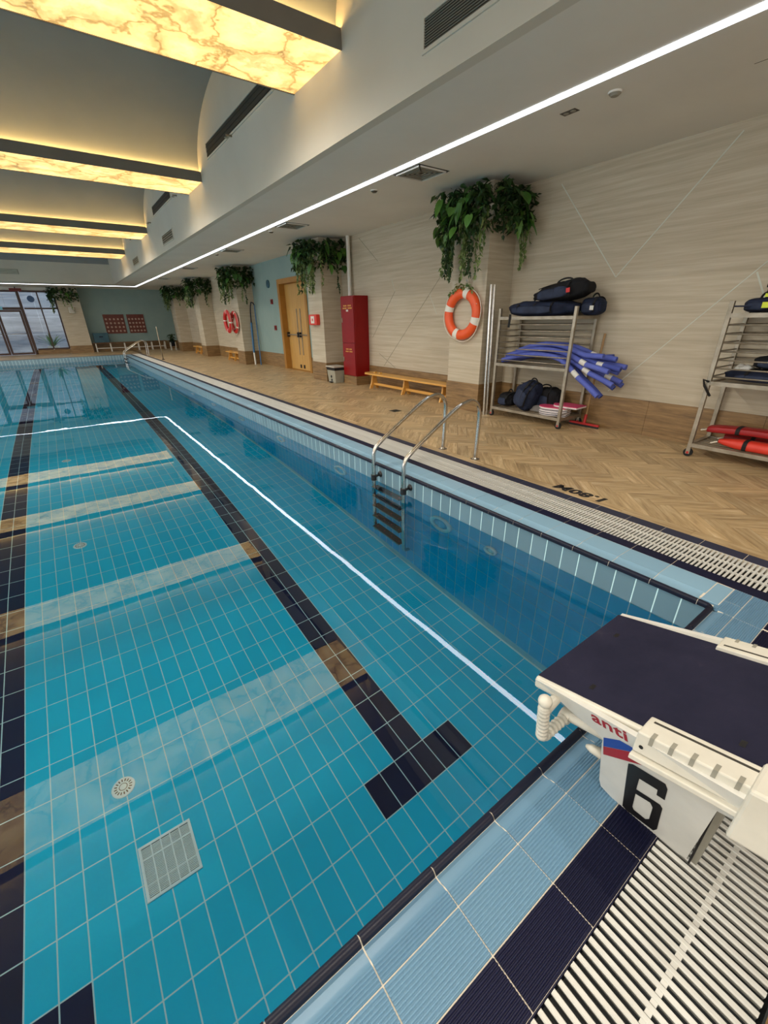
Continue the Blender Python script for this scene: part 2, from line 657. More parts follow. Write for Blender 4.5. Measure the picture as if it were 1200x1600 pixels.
nose = [(0.0, -0.026)] + [(0.0145 - 0.0145 * math.cos(a), -0.010 + 0.0145 * math.sin(a)) for a in [i * PI / 10 for i in range(0, 10)]] + [(0.0300, -0.012)]
# across = distance from the pool edge; the far side of the nose dips to the shelf
near_rows = [('nosing_tile', 'nosing_navy', nose),
             ('light_tile', 'tile_light', [(0.0302, -0.014), (0.048, -0.011), (0.060, -0.0045), (0.072, -0.0035)] + ridges(0.074, 0.1165, 5)[1:]),
             ('light_tile', 'tile_light', ridges(0.1195, 0.236, 13)),
             ('navy_tile', 'tile_coping_navy', ridges(0.239, 0.3545, 13))]
right_rows = [('nosing_tile', 'nosing_navy', nose),
              ('light_tile', 'tile_light_side', [(0.0302, -0.012), (0.07, -0.009), (0.105, -0.0065), (0.118, -0.001), (0.125, 0.0), (0.128, -0.0005), (0.131, 0.0), (0.286, 0.0), (0.288, -0.002)]),
              ('navy_tile', 'tile_coping_navy', [(0.291, -0.002), (0.293, 0), (0.383, 0), (0.385, -0.002)]),
              ('navy_strip_tile', 'tile_strip_navy', [(0.713, -0.002), (0.715, 0), (0.816, 0), (0.818, -0.002)])]


def coping(name, label, rows, n, place):
    c = shell(name, label)
    for nm, m, prof in rows:
        me = profile_mesh(nm, m, prof, 0.25)
        for k in range(n + (6 if nm == 'navy_strip_tile' else 0)):
            loc, rz = place(k)
            o = link(nm, me, c, loc)
            o.rotation_euler.z = rz
    return c


# right edge: across = +x, along y
cr = coping('coping_right', 'right pool edge of navy nosing, pale blue and navy tiles', right_rows, 100, lambda k: ((0.0, 25.0 - 0.068 - 0.125 - k * 0.25 + 0.12, 0), -PI / 2))
grout_nose = [(0.003, -0.028), (0.003, -0.0115), (0.007, -0.003), (0.0145, 0.0028), (0.022, -0.003), (0.029, -0.014)]
MB().ext([(a, -0.02, h) for a, h in grout_nose + [(0.072, -0.0105), (0.105, -0.008), (0.12, -0.0025), (0.3865, -0.0022), (0.3865, -0.3), (0.06, -0.3), (0.06, -0.0278)]], (0, 25.2, 0)).build('grout_bed', 'grout_deck', cr)
MB().box(0.7125, 0.8195, -1.6, 25.2, -0.3, -0.0022).build('grout_bed', 'grout_deck', cr)
# near edge: across = -y, along x ; joints at x = -1.265 + k * 0.25
cn = coping('coping_near', 'near pool edge of navy nosing and ridged pale blue and navy tiles', near_rows, 54, lambda k: ((-0.14 - k * 0.25, 0, 0), PI))
MB().ext([(-0.016, -a, h) for a, h in grout_nose + [(0.052, -0.0125), (0.062, -0.006), (0.075, -0.0035), (0.3555, -0.0022), (0.3555, -0.3), (0.06, -0.3), (0.06, -0.0278)]], (PX0 - 0.3, 0, 0)).build('grout_bed', 'grout_deck', cn)
# the corner of the two edges
cc = shell('coping_corner', 'corner of the pool edge with rounded navy nosing and ridged pale tiles')
cs = MB()
ring_pts = [((-0.0145 + (0.015 + a) * math.cos(t), 0.015 + (0.015 + a) * math.sin(t), h)) for t in [-PI / 2 + PI / 2 * q / 10 for q in range(11)] for a, h in nose]
ring_pts += [(a, 0.0505, h) for a, h in nose]
nn_ = len(nose)
cs.raw(ring_pts, [(q * nn_ + w_, q * nn_ + w_ + 1, (q + 1) * nn_ + w_ + 1, (q + 1) * nn_ + w_)[::-1] for q in range(11) for w_ in range(nn_ - 1)])
cs.build('nosing_tile', 'nosing_navy', cc, smooth=True)
MB().box(0.05, 0.3855, -0.3545, 0.06, -0.3, -0.0025).box(-0.0155, 0.05, -0.3545, -0.05, -0.3, -0.0025).build('grout_bed', 'grout_deck', cc)
for x0, x1, a0, a1, nr in ((-0.012, 0.118, 0.034, 0.1165, 8), (0.121, 0.286, 0.034, 0.1165, 8), (-0.012, 0.286, 0.1195, 0.236, 13)):
    me = profile_mesh('light_tile', 'tile_light', ridges(a0, a1, nr), x1 - x0)
    o = link('light_tile', me, cc, ((x0 + x1) / 2, 0, 0))
    o.rotation_euler.z = PI
MB().box(0.046, 0.286, -0.031, 0.051, -0.02, -0.002).build('light_tile', 'tile_light_side', cc, bevel=0.003)
MB().box(0.008, 0.056, -0.052, 0.051, -0.02, -0.0045).build('light_tile', 'tile_light', cc)
MB().box(0.291, 0.385, -0.236, 0.055, -0.02, 0.0).build('navy_tile', 'tile_coping_navy', cc, bevel=0.002)
for x0 in (0.0, 0.25):
    me = profile_mesh('navy_tile', 'tile_coping_navy', ridges(0.239, 0.3545, 13), 0.245 if x0 == 0 else 0.135)
    o = link('navy_tile', me, cc, ((x0 + 0.1225) if x0 == 0 else 0.3175, 0, 0))
    o.rotation_euler.z = PI
# far edge, seen small: four strips
cf = shell('coping_far', 'far pool edge with navy nosing and pale tiles')
for nm, m, prof in near_rows:
    me = profile_mesh(nm, m, [prof[0], prof[len(prof) // 2], prof[-1]], 0.25)
    for k in range(54):
        link(nm, me, cf, (-0.125 - k * 0.25, 25.0, 0))
MB().box(PX0 - 0.3, 0.39, 25.002, 25.37, -0.3, -0.016).build('grout_bed', 'grout_deck', cf)

# --- overflow gratings
def grating(name, label, n, frame, rz, width, conns, nsingle):
    t = thing(name, label, 'grating')
    mb = MB()
    w, hw = width / 2, 0.0072
    prof = [(-hw * 0.3, -0.022), (-hw, -0.004), (-hw + 0.0025, 0.0), (hw - 0.0025, 0.0), (hw, -0.004), (hw * 0.3, -0.022)]
    vs = [(p, -w, h) for p, h in prof] + [(p, w, h) for p, h in prof]
    k = len(prof)
    mb.raw(vs, [(i, i + 1, k + i + 1, k + i)[::-1] for i in range(k - 1)] + [tuple(range(k)), tuple(range(2 * k - 1, k - 1, -1))])
    me = mb.mesh('bar', 'white_plastic')
    spec = [(*frame(i), i) for i in range(n)]
    one, rest = pieces(spec, nsingle)
    for x, y, z, i in one:
        o = link('bar', me, t, (x, y, z))
        o.rotation_euler.z = rz
    fb = MB()
    M = Matrix.Rotation(rz, 4, 'Z')
    for x, y, z, i in rest:
        tr = Matrix.Translation((x, y, z)) @ M
        fb.raw([tr @ Vector(q) for q in mb.v], mb.f)
    if rest:
        fb.build('bar_field', 'white_plastic', t, stuff=True)
    for c in conns:
        cb = MB()
        for i in range(n - 1):
            x, y, z = frame(i + 0.5)
            tr = Matrix.Translation((x, y, z)) @ M
            b = MB().box(-0.006, 0.006, c - 0.007, c + 0.007, -0.014, -0.0025, skip='bwe')
            cb.raw([tr @ Vector(q) for q in b.v], b.f)
        cb.build('connector', 'white_plastic', t, stuff=True)
    return t


grating('overflow_grating', 'white slatted overflow grating along the right pool edge', 1034, lambda i: (0.549, 25.3 - i * 0.0247, -0.0005), PI / 2, 0.318, (-0.055, 0.055), 300)
grating('overflow_grating', 'white slatted overflow grating in front, under the starting block', 570, lambda i: (0.70 - i * 0.0262, -0.508, -0.0005), 0, 0.296, (0.0,), 300)
ch = shell('gutter_channel', 'dark channel under the gratings')
MB().box(0.386, 0.712, -0.7, 25.35, -0.3, -0.07).build('channel_bed', 'channel_dark', ch)
MB().box(PX0, 0.39, -0.662, -0.356, -0.3, -0.07).build('channel_bed', 'channel_dark', ch)
MB().box(-0.001 + 0.3865, 0.3885, -0.356, 25.3, -0.1, -0.004).build('channel_side', 'channel_dark', ch)
MB().box(PX0, 0.388, -0.3585, -0.3555, -0.1, -0.001).build('channel_lip', 'tile_coping_navy', ch)

# --- deck: herringbone planks on a bed
fl = shell('floor', 'pool deck of wood-look planks laid in a herringbone')
bed = MB()
bed.box(0.82, 3.6, -4.0, 29.3, -0.3, -0.003)
bed.box(PX0 - 3.0, 0.82, 25.36, 29.3, -0.3, -0.003)
bed.box(PX0 - 3.0, 0.82, -4.0, -0.664, -0.3, -0.003)
bed.box(PX0 - 3.0, PX0 - 0.3, -0.7, 25.4, -0.3, -0.003)
bed.build('bed', 'channel_dark', fl)


def clip(poly, x0, x1, y0, y1):
    for ax, lim, sg in ((0, x0, 1), (0, x1, -1), (1, y0, 1), (1, y1, -1)):
        out = []
        for i in range(len(poly)):
            a, b = poly[i - 1], poly[i]
            ina, inb = (a[ax] - lim) * sg >= 0, (b[ax] - lim) * sg >= 0
            if ina != inb:
                t = (lim - a[ax]) / (b[ax] - a[ax])
                out.append((a[0] + t * (b[0] - a[0]), a[1] + t * (b[1] - a[1])))
            if inb: out.append(b)
        poly = out
        if not poly: return []
    return poly


PLK = []   # (polygon, origin, direction)
PW, PN = 0.125, 4
c45 = math.sqrt(0.5)


def plank_area(x0, x1, y0, y1, ox=0.92, oy=0.0):
    R = lambda u, v: (ox + (u * c45 - v * c45) * PW, oy + (u * c45 + v * c45) * PW)
    n = int(max(x1 - x0, y1 - y0) / PW * 1.5) + 40
    for k in range(-n, n):
        for b in range(-n // 4, n // 4):
            u, v = k + 2 * PN * b, k
            for q, d in (((u, v, u + PN, v + 1), (c45, c45)), ((u + PN, v + 1 - PN, u + PN + 1, v + 1), (-c45, c45))):
                cx, cy = R((q[0] + q[2]) / 2, (q[1] + q[3]) / 2)
                if not (x0 - 0.4 < cx < x1 + 0.4 and y0 - 0.4 < cy < y1 + 0.4): continue
                e = 0.008
                poly = [R(a, c) for a, c in ((q[0] + e, q[1] + e), (q[2] - e, q[1] + e), (q[2] - e, q[3] - e), (q[0] + e, q[3] - e))]
                p = clip(poly, x0, x1, y0, y1)
                if len(p) > 2: PLK.append((p, (cx, cy), d))


plank_area(0.925, 3.30, -1.6, 29.2)
plank_area(-6.0, 0.925, 25.4, 29.2, -2.5, 27.3)
for k in range(62):                      # straight border boards along the pool strip and the wall
    y = -1.6 + k * 0.5
    for x0, x1 in ((0.821, 0.922), (3.303, 3.42)):
        PLK.append(([(x0, y), (x1, y), (x1, min(y + 0.498, 29.2)), (x0, min(y + 0.498, 29.2))], ((x0 + x1) / 2, y + 0.25), (0, 1)))


def planks_mesh(lst, center=None):
    mb = MB()
    mb.uv, mb.rn = [], []
    for poly, (cx, cy), d in lst:
        o = center or (0, 0)
        k = len(mb.v)
        n = len(poly)
        if sum(poly[i - 1][0] * poly[i][1] - poly[i][0] * poly[i - 1][1] for i in range(n)) < 0: poly = poly[::-1]
        ru, rv = random.uniform(0, 40), random.uniform(0, 40)
        UV = [((x - cx) * d[0] + (y - cy) * d[1] + ru, -(x - cx) * d[1] + (y - cy) * d[0] + rv) for x, y in poly]
        mb.raw([(x - o[0], y - o[1], 0) for x, y in poly] + [(x - o[0], y - o[1], -0.004) for x, y in poly],
               [tuple(range(n))] + [(n + i, n + (i + 1) % n, (i + 1) % n, i) for i in range(n)])
        for u in UV: mb.uv += u
        for i in range(n):
            for j in (i, (i + 1) % n, (i + 1) % n, i): mb.uv += UV[j]
        mb.rn += [random.random()] * (n + 1)
    return mb


spec = [(p[1][0], p[1][1], 0, p) for p in PLK]
one, rest = pieces(spec)
for x, y, z, p in one:
    link('plank', planks_mesh([p], (x, y)).mesh('plank', 'plank'), fl, (x, y, 0))
planks_mesh([p[3] for p in rest]).build('plank_field', 'plank', fl, stuff=True)
# a plain deck on the sides the picture never shows
MB().box(PX0 - 3.0, 0.80, -4.0, -0.668, -0.01, 0.0).box(PX0 - 3, PX0 - 0.3, -0.7, 29.2, -0.01, 0.0).box(PX0 - 0.3, -6.0, 25.38, 29.2, -0.01, 0).box(0.8, 3.42, -4, -1.6, -0.01, 0).build('deck_slab', 'wood_tile', fl)

# --- depth mark on the deck
dm = text_mesh('depth_mark', '1.80M', 0.155, 0.0004, 0.007, 'black_plastic', None,
               Matrix.Translation((0.985, 1.30, 0.0006)) @ Matrix.Rotation(PI / 2, 4, 'Z') @ Matrix.Diagonal((1.22, 1, 1, 1)), shear=0.12, space=1.04)
tag(dm, 'black painted depth mark 1.80M on the wood-look deck beside the right grating', 'sign')

# ------------------------------------------------------------------ room shell
WX, CZ = 3.42, 3.13
SX, LX = 0.42, 1.49            # inner edge of the low ceiling, line of the light strip
FY = 29.2
wrt = shell('wall_right', 'right wall in beige streaked panels with a teal painted bay by the door')
w = MB()
w.box(WX, WX + 0.15, -4.0, 9.9, 0, CZ, 0)
w.box(WX, WX + 0.15, 9.9, 11.4, 0, CZ, 1)
w.box(WX, WX + 0.15, 11.4, 13.2, 2.5, CZ, 1)
w.box(WX, WX + 0.15, 13.2, 15.8, 0, CZ, 1)
w.box(WX, WX + 0.15, 15.8, FY + 0.2, 0, CZ, 0)
w.build('panel', ['wall_beige', 'paint_teal'], wrt)
mat('inlay', rough=0.5).vary((190, 195, 182), (202, 207, 194), 8)
mat('inlay_dark', rough=0.6).vary((128, 122, 106), (142, 134, 116), 8)
for (y0, z0), (y1, z1), wd, m in [((3.66, 3.02), (2.695, 1.876), .016, 'inlay'), ((2.695, 1.876), (1.70, 3.05), .018, 'inlay'),
                                  ((1.02, 2.08), (2.50, 0.50), .014, 'inlay'), ((1.243, 1.816), (1.05, 1.46), .022, 'inlay'),
                                  ((7.72, 0.46), (5.50, 2.52), .012, 'inlay_dark'), ((8.15, 1.05), (7.30, 1.95), .012, 'inlay_dark'), ((8.6, 3.05), (7.9, 2.55), .012, 'inlay_dark'),
                                  ((7.9, 0.72), (7.3, 0.45), .012, 'inlay_dark'), ((6.22, 1.85), (6.0, 1.50), .012, 'inlay'), ((7.3, 1.95), (7.42, 2.2), .012, 'inlay')]:
    MB().bar((WX - 0.0005, y0, z0), (WX - 0.0005, y1, z1), wd * 0.7, 0.004, up=(1, 0, 0)).build('inlay_strip', m, wrt)

COLS = [(4.32, 5.04), (9.41, 10.13), (15.45, 16.2), (20.5, 21.25), (25.35, 26.1)]
CX = 2.85
bays = [(-4.0, 4.32), (5.04, 9.41), (10.13, 11.32), (13.28, 15.45), (16.2, 20.5), (21.25, 25.35), (26.1, FY)]
bb = shell('baseboard_right', 'tall brown wood-look skirting boards along the right wall')
for y0, y1 in bays:
    n = max(1, round((y1 - y0) / 1.2))
    for k in range(n):
        a, b = y0 + (y1 - y0) * k / n, y0 + (y1 - y0) * (k + 1) / n
        MB().box(WX - 0.014, WX, a + 0.0015, b - 0.0015, 0, 0.44).build('board', 'wood_tile', bb)
for k, (y0, y1) in enumerate(COLS):
    c = shell('column', ['nearest beige column, with the orange life ring', 'beige column between ochre door and red cabinet', 'beige column with the red life rings', 'beige column behind the red life rings', 'last beige column of the right wall'][k])
    MB().box(CX, WX, y0, y1, 0, CZ).build('shaft', 'wall_beige', c)
    e = 0.012
    MB().box(CX - e, CX, y0 - e, y1 + e, 0, 0.45).build('base_board', 'wood_tile', c)
    MB().box(CX, WX, y0 - e, y0, 0, 0.45).build('base_board', 'wood_tile', c)
    MB().box(CX, WX, y1, y1 + e, 0, 0.45).build('base_board', 'wood_tile', c)

# ceiling: low perimeter, upstand walls and vaults between the beams
ce = shell('ceiling', 'white ceiling, low around the pool with vaults between the light beams')
LXL = -14.2
MB().box(SX + 0.1, WX, -4.0, FY, CZ, CZ + 0.1).box(LXL - 3, SX + 0.1, 25.9, FY, CZ, CZ + 0.1).box(LXL - 3, LXL - 0.1, -4, 25.9, CZ, CZ + 0.1).box(LXL - 0.1, SX + 0.1, -4, -2.3, CZ, CZ + 0.1).build('low_ceiling', 'paint_ceiling', ce)
up = MB()
up.box(SX, SX + 0.1, -2.2, 25.8, CZ, 5.1).box(LXL - 0.1, LXL, -2.2, 25.8, CZ, 5.1).box(LXL, SX, 25.8, 25.9, CZ, 5.1).box(LXL, SX, -2.3, -2.2, CZ, 5.1)
up.build('upstand', 'paint_upper', ce)
BEAMS = [(-1.0, 0.05), (4.18, 5.25), (9.22, 10.25), (15.18, 16.4), (20.15, 21.6)]
edges = [-2.2] + [q for b in BEAMS for q in b] + [25.8]
vb = MB()
for i in range(0, len(edges), 2):
    y0, y1 = edges[i] - 0.10, edges[i + 1] + 0.10
    if i == 0: y0 = edges[0]
    if i == len(edges) - 2: y1 = edges[-1]
    n = 40
    pr = []
    for k in range(n + 1):
        a = PI - PI * k / n
        pr.append(((y0 + y1) / 2 + (y1 - y0) / 2 * math.cos(a), 3.96 + 0.93 * math.sin(a)))
    vb.raw([(x, y, z) for y, z in pr for x in (LXL, SX)], [(2 * k, 2 * k + 1, 2 * k + 3, 2 * k + 2) for k in range(n)])
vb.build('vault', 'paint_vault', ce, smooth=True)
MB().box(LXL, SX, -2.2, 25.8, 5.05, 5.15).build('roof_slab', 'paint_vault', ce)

for k, (y0, y1) in enumerate(BEAMS):
    nm = ['above the viewer', 'nearest', 'second', 'third', 'farthest'][k]
    t = thing('light_beam', {0: 'backlit onyx ceiling beam above the near pool end', 1: 'nearest large backlit amber onyx ceiling beam at top of the picture',
                             2: 'second backlit amber onyx ceiling beam from the front', 3: 'third backlit amber onyx ceiling beam from the front',
                             4: 'farthest and thinnest backlit amber onyx ceiling beam'}[k], 'light', ((LXL + SX) / 2, (y0 + y1) / 2, 3.8), 'backlit beams across the pool hall')
    z0, z1 = 3.78, 3.93
    MB().box(LXL, SX - 0.003, y0 + 0.012, y1 - 0.012, z0 + 0.004, z0 + 0.03).build('onyx_panel', 'onyx_panel', t)
    for ya in (y0, y1 - 0.012):
        MB().box(LXL, SX - 0.003, ya, ya + 0.012, z0 - 0.004, z1).build('side_board', 'beam_side', t)
    MB().box(LXL, SX - 0.003, y0 + 0.012, y1 - 0.012, z1 - 0.04, z1 - 0.02).build('top_board', 'beam_side', t)
    for ya in (y0 + 0.03, y1 - 0.06):
        MB().box(LXL, SX - 0.004, ya, ya + 0.03, z1 - 0.018, z1 - 0.002).build('cove_light', 'led_warm', t)

ls = thing('light_strip', 'long white light strip set in the low ceiling around the pool', 'light', (LX, 12, CZ))
MB().box(LX - 0.042, LX + 0.042, -3.9, 26.93, CZ - 0.006, CZ - 0.0004).build('diffuser', 'led_white', ls)
MB().box(LXL - 1, LX - 0.042, 26.85, 26.93, CZ - 0.006, CZ - 0.0004).build('diffuser', 'led_white', ls)

# far wall: teal bay with boards, glass wall on the left
fw = shell('wall_far', 'far wall painted grey teal')
MB().box(-1.05, WX + 0.15, FY, FY + 0.15, 0, CZ).build('panel', 'paint_teal', fw)
MB().box(LXL - 3, -1.05, FY, FY + 0.15, 2.98, CZ).build('lintel', 'paint_ceiling', fw)
MB().box(-1.03, WX - 0.02, FY - 0.014, FY, 0, 0.44).build('skirting_board', 'wood_tile', fw)
fc = shell('column', 'beige far column beside the glass wall')
MB().box(-2.02, -1.03, FY - 0.7, FY + 0.1, 0, CZ).build('shaft', 'wall_beige', fc)
MB().box(-2.03, -1.02, FY - 0.712, FY - 0.7, 0, 0.37).build('base_board', 'wood_tile', fc)

mat('frame_brown', rough=0.4).vary((52, 30, 22), (66, 38, 28), 6)
gw = shell('window_1', 'brown framed glass wall at the far end of the hall')
GY = FY - 0.03
XS = [-2.03, -2.74, -3.46]
for x in (-2.055, -2.74):
    MB().box(x - 0.03, x + 0.03, GY - 0.05, GY + 0.05, 0.22, 2.98).build('mullion', 'frame_brown', gw)
for i, (a, b) in enumerate([(-2.74, -2.03), (-3.46, -2.74)]):
    MB().box(a + 0.03, b - 0.03, GY - 0.05, GY + 0.05, 0.20, 0.28).build('sill_rail', 'frame_brown', gw)
    MB().box(a + 0.03, b - 0.03, GY - 0.05, GY + 0.05, 2.13, 2.20).build('transom', 'frame_brown', gw)
    MB().box(a + 0.03, b - 0.03, GY - 0.05, GY + 0.05, 2.90, 2.98).build('head_rail', 'frame_brown', gw)
    MB().box(a + 0.03, b - 0.03, GY - 0.006, GY + 0.006, 0.28, 2.13).build('pane', 'glass', gw)
    MB().box(a + 0.03, b - 0.03, GY - 0.006, GY + 0.006, 2.20, 2.90).build('pane', 'glass', gw)
MB().box(-3.5, -2.02, GY - 0.06, GY + 0.1, 0, 0.20).build('sill_wall', 'wood_tile', gw)
dr = shell('door_1', 'brown framed double glass door at the far end')
for x, wd in ((-3.52, 0.06), (-5.6, 0.06)):
    MB().box(x - wd, x + wd, GY - 0.06, GY + 0.06, 0, 2.98).build('door_post', 'frame_brown', dr)
MB().box(-5.54, -3.58, GY - 0.05, GY + 0.05, 2.10, 2.22).build('transom', 'frame_brown', dr)
MB().box(-5.54, -3.58, GY - 0.05, GY + 0.05, 2.90, 2.98).build('head_rail', 'frame_brown', dr)
MB().box(-5.54, -3.58, GY - 0.006, GY + 0.006, 2.22, 2.90).build('pane', 'glass', dr)
for a, b in ((-4.55, -3.59), (-5.53, -4.57)):
    for x in (a, b - 0.09):
        MB().box(x, x + 0.09, GY - 0.025, GY + 0.025, 0.02, 2.09).build('stile', 'frame_brown', dr)
    MB().box(a + 0.09, b - 0.09, GY - 0.025, GY + 0.025, 0.02, 0.11).build('bottom_rail', 'frame_brown', dr)
    MB().box(a + 0.09, b - 0.09, GY - 0.025, GY + 0.025, 2.01, 2.09).build('top_rail', 'frame_brown', dr)
    MB().box(a + 0.09, b - 0.09, GY - 0.005, GY + 0.005, 0.11, 2.01).build('pane', 'glass', dr)
    MB().tube([(a + 0.02, GY - 0.06, 1.0), (b - 0.02, GY - 0.06, 1.0)], 0.014, 8).build('push_bar', 'steel', dr, smooth=True)
gw2 = shell('window_2', 'brown framed glass wall left of the far door')
for k in range(11):
    x = -5.7 - k * 1.1
    MB().box(x - 0.03, x + 0.03, GY - 0.05, GY + 0.05, 0.0, 2.98).build('mullion', 'frame_brown', gw2)
    MB().box(x - 1.07, x - 0.03, GY - 0.006, GY + 0.006, 0.1, 2.94).build('pane', 'glass', gw2)
MB().box(LXL - 3, -5.7, GY - 0.05, GY + 0.05, 0, 0.1).build('sill_rail', 'frame_brown', gw2)
MB().box(LXL - 3, -5.7, GY - 0.05, GY + 0.05, 2.94, 2.98).build('head_rail', 'frame_brown', gw2)

# left and back walls, out of the picture
wl_ = shell('wall_left', 'left wall of the hall with an open band added to let light in')
MB().box(-17.2, -17.05, -4, FY, 0, 0.5).box(-17.2, -17.05, -4, FY, 2.95, CZ).build('panel', 'wall_beige', wl_)  # the gap between the two strips is added to let light in
wb_ = shell('wall_back', 'back wall of the hall behind the viewer')
MB().box(-17.2, WX + 0.15, -4.15, -4.0, 0, CZ).build('panel', 'wall_beige', wb_)
# outside
mat('stone', rough=0.8)
m = MT['stone']
f1 = m.noise(m.coords('Object', (0.35, 1, 2.2)), 1.6, 6, 0.6, 0.5)
r_ = m.ramp([(0.3, (140, 144, 154)), (0.55, (178, 181, 190)), (0.75, (206, 208, 212))])
m.l(f1, r_.inputs[0])
m.l(r_.outputs[0], m.b.inputs['Base Color'])
st = shell('garden_wall', 'pale grey stone wall outside the glass')
for k in range(8):
    for j in range(5):
        x0 = -9.5 + k * 1.3
        MB().box(x0 + 0.003, x0 + 1.297, 32.0, 32.2, j * 0.9 + 0.003, j * 0.9 + 0.897).build('slab', 'stone', st)
te = struct(MB().box(-20, 6, FY + 0.16, 32.3, -0.3, -0.01).build('terrace', 'stone'), 'stone paving outside the glass wall')
#PART3
# ------------------------------------------------------------------ more materials
mat('cream_plastic', rough=0.38).vary((196, 193, 180), (210, 207, 195), 10)
mat('pillar_white', rough=0.4).vary((196, 196, 190), (212, 212, 206), 6)
m = mat('deck_navy', rough=0.75, spec=0.2)
f1 = m.noise(m.coords('Object', (1, 1, 1)), 6.0, 6, 0.7)
f2 = m.noise(m.coords('Object', (1, 1, 1)), 420.0, 2)
r_ = m.ramp([(0.35, (26, 27, 47)), (0.62, (34, 34, 54)), (0.8, (58, 55, 68))])
m.l(f1, r_.inputs[0])
m.l(r_.outputs[0], m.b.inputs['Base Color'])
m.bump(f2, 0.35, 0.002)
mat('print_red', (150, 16, 30), 0.45)
mat('print_blue', (20, 62, 150), 0.45)
mat('print_black', (16, 15, 16), 0.5)
mat('ring_orange', rough=0.42).vary((222, 78, 28), (232, 92, 40), 4)
mat('ring_red', rough=0.42).vary((184, 26, 24), (198, 36, 32), 4)
mat('tape_white', (222, 220, 210), 0.6)
mat('rope', rough=0.9).vary((214, 206, 190), (228, 222, 208), 60)
mat('cab_red', rough=0.4, spec=0.3).vary((124, 6, 8), (134, 9, 11), 3)
mat('letter_gold', (206, 160, 70), 0.5)
mat('aed_red', rough=0.35).vary((206, 50, 34), (214, 58, 42), 4)
mat('bin_grey', rough=0.45).vary((150, 148, 132), (160, 158, 142), 6)
mat('bin_lid', rough=0.45).vary((178, 172, 160), (186, 180, 168), 6)
m = mat('bench_wood', rough=0.4)
f1 = m.noise(m.coords('Object', (14, 1.0, 14)), 2.0, 5, 0.6, 0.3)
r_ = m.ramp([(0.3, (196, 140, 62)), (0.7, (224, 172, 88))])
m.l(f1, r_.inputs[0])
m.l(r_.outputs[0], m.b.inputs['Base Color'])
m = mat('door_wood', rough=0.4)
f1 = m.noise(m.coords('Object', (10, 10, 0.8)), 1.6, 5, 0.6, 0.3)
r_ = m.ramp([(0.3, (186, 142, 74)), (0.7, (206, 164, 94))])
m.l(f1, r_.inputs[0])
m.l(r_.outputs[0], m.b.inputs['Base Color'])
mat('frame_ochre', rough=0.45).vary((160, 112, 44), (172, 124, 54), 4)
mat('noodle_blue', rough=0.75, spec=0.25).vary((80, 92, 172), (92, 106, 186), 5)
mat('noodle_dark', rough=0.75, spec=0.25).vary((62, 74, 148), (72, 86, 162), 5)
mat('label_paper', rough=0.6).vary((196, 196, 190), (222, 222, 216), 90)
m = mat('bag_navy', rough=0.85, spec=0.25).vary((20, 26, 44), (34, 42, 64), 7)
mat('bag_panel', rough=0.7, spec=0.3).vary((30, 38, 58), (44, 54, 78), 9)
mat('bag_black', rough=0.8, spec=0.25).vary((14, 15, 18), (24, 25, 30), 8)
mat('strap_black', (12, 12, 14), 0.8)
mat('bag_red', (190, 40, 42), 0.6)
mat('board_pink', rough=0.7).vary((196, 58, 100), (206, 70, 112), 5)
mat('board_white', rough=0.7).vary((214, 206, 206), (226, 220, 220), 5)
mat('board_dark', (40, 40, 58), 0.7)
mat('board_grey', rough=0.7).vary((96, 92, 90), (112, 108, 104), 5)
mat('rescue_red', rough=0.5).vary((138, 8, 14), (150, 12, 18), 4)
mat('rescue_orange', rough=0.5).vary((206, 52, 36), (216, 62, 44), 4)
mat('hi_vis', (206, 220, 60), 0.6)
mat('wood_pole', rough=0.5).vary((150, 118, 76), (168, 134, 90), 12, sc=(1, 1, 0.2))
mat('squeegee_red', (176, 34, 34), 0.5)
mat('pole_blue', (48, 104, 150), 0.4)
mat('grille_dark', (54, 52, 46), 0.6)
mat('grille_grey', rough=0.5).vary((132, 130, 118), (144, 142, 130), 6)
mat('sensor_dark', (70, 66, 58), 0.5)
mat('leaf_dark', rough=0.5, spec=0.4).tile((20, 42, 18), (52, 82, 36))
mat('leaf_mid', rough=0.5, spec=0.4).tile((62, 92, 42), (138, 156, 96))
mat('leaf_big', rough=0.35, spec=0.5).tile((40, 84, 30), (92, 138, 56))
mat('vine_stem', (70, 66, 40), 0.8)
mat('planter_cream', rough=0.6).vary((190, 184, 168), (204, 198, 182), 5)
mat('pool_fitting', (236, 250, 248), 0.45)
mat('board_maroon', rough=0.5).vary((92, 40, 30), (108, 50, 38), 5)
mat('disc_pale', (176, 150, 132), 0.6)
mat('crate_teal', rough=0.5).vary((34, 74, 90), (44, 88, 104), 4)
mat('exit_red', (120, 14, 20), 0.4)
mat('sign_cyan', (120, 196, 226), 0.4)
mat('reflection_blue', (46, 84, 130), 0.4)
mat('drain_dark', (66, 66, 58), 0.5, 0.4)
mat('seat_brown', rough=0.5).vary((96, 66, 42), (112, 78, 50), 5)

# ------------------------------------------------------------------ door in the teal bay
d1 = shell('door_2', 'ochre double door with steel push bars in the teal bay')
DX, DY0, DY1, DZ = 3.60, 11.4, 13.2, 2.5
MB().box(WX - 0.02, DX + 0.1, DY1 - 0.06, DY1, 0, DZ).build('jamb', 'frame_ochre', d1)
MB().box(WX - 0.02, DX + 0.1, DY0, DY0 + 0.06, 0, DZ).build('jamb', 'frame_ochre', d1)
MB().box(WX - 0.02, DX + 0.1, DY0 + 0.06, DY1 - 0.06, DZ - 0.06, DZ).build('lintel', 'frame_ochre', d1)
MB().box(WX, DX + 0.4, DY0 - 0.1, DY1 + 0.1, -0.3, 0.003).build('threshold', 'frame_ochre', d1)
MB().box(DX + 0.3, DX + 0.35, DY0 - 0.2, DY1 + 0.2, 0, 2.7).build('light_stop', 'print_black', d1)  # unseen board, added with the threshold to stop light leaking in
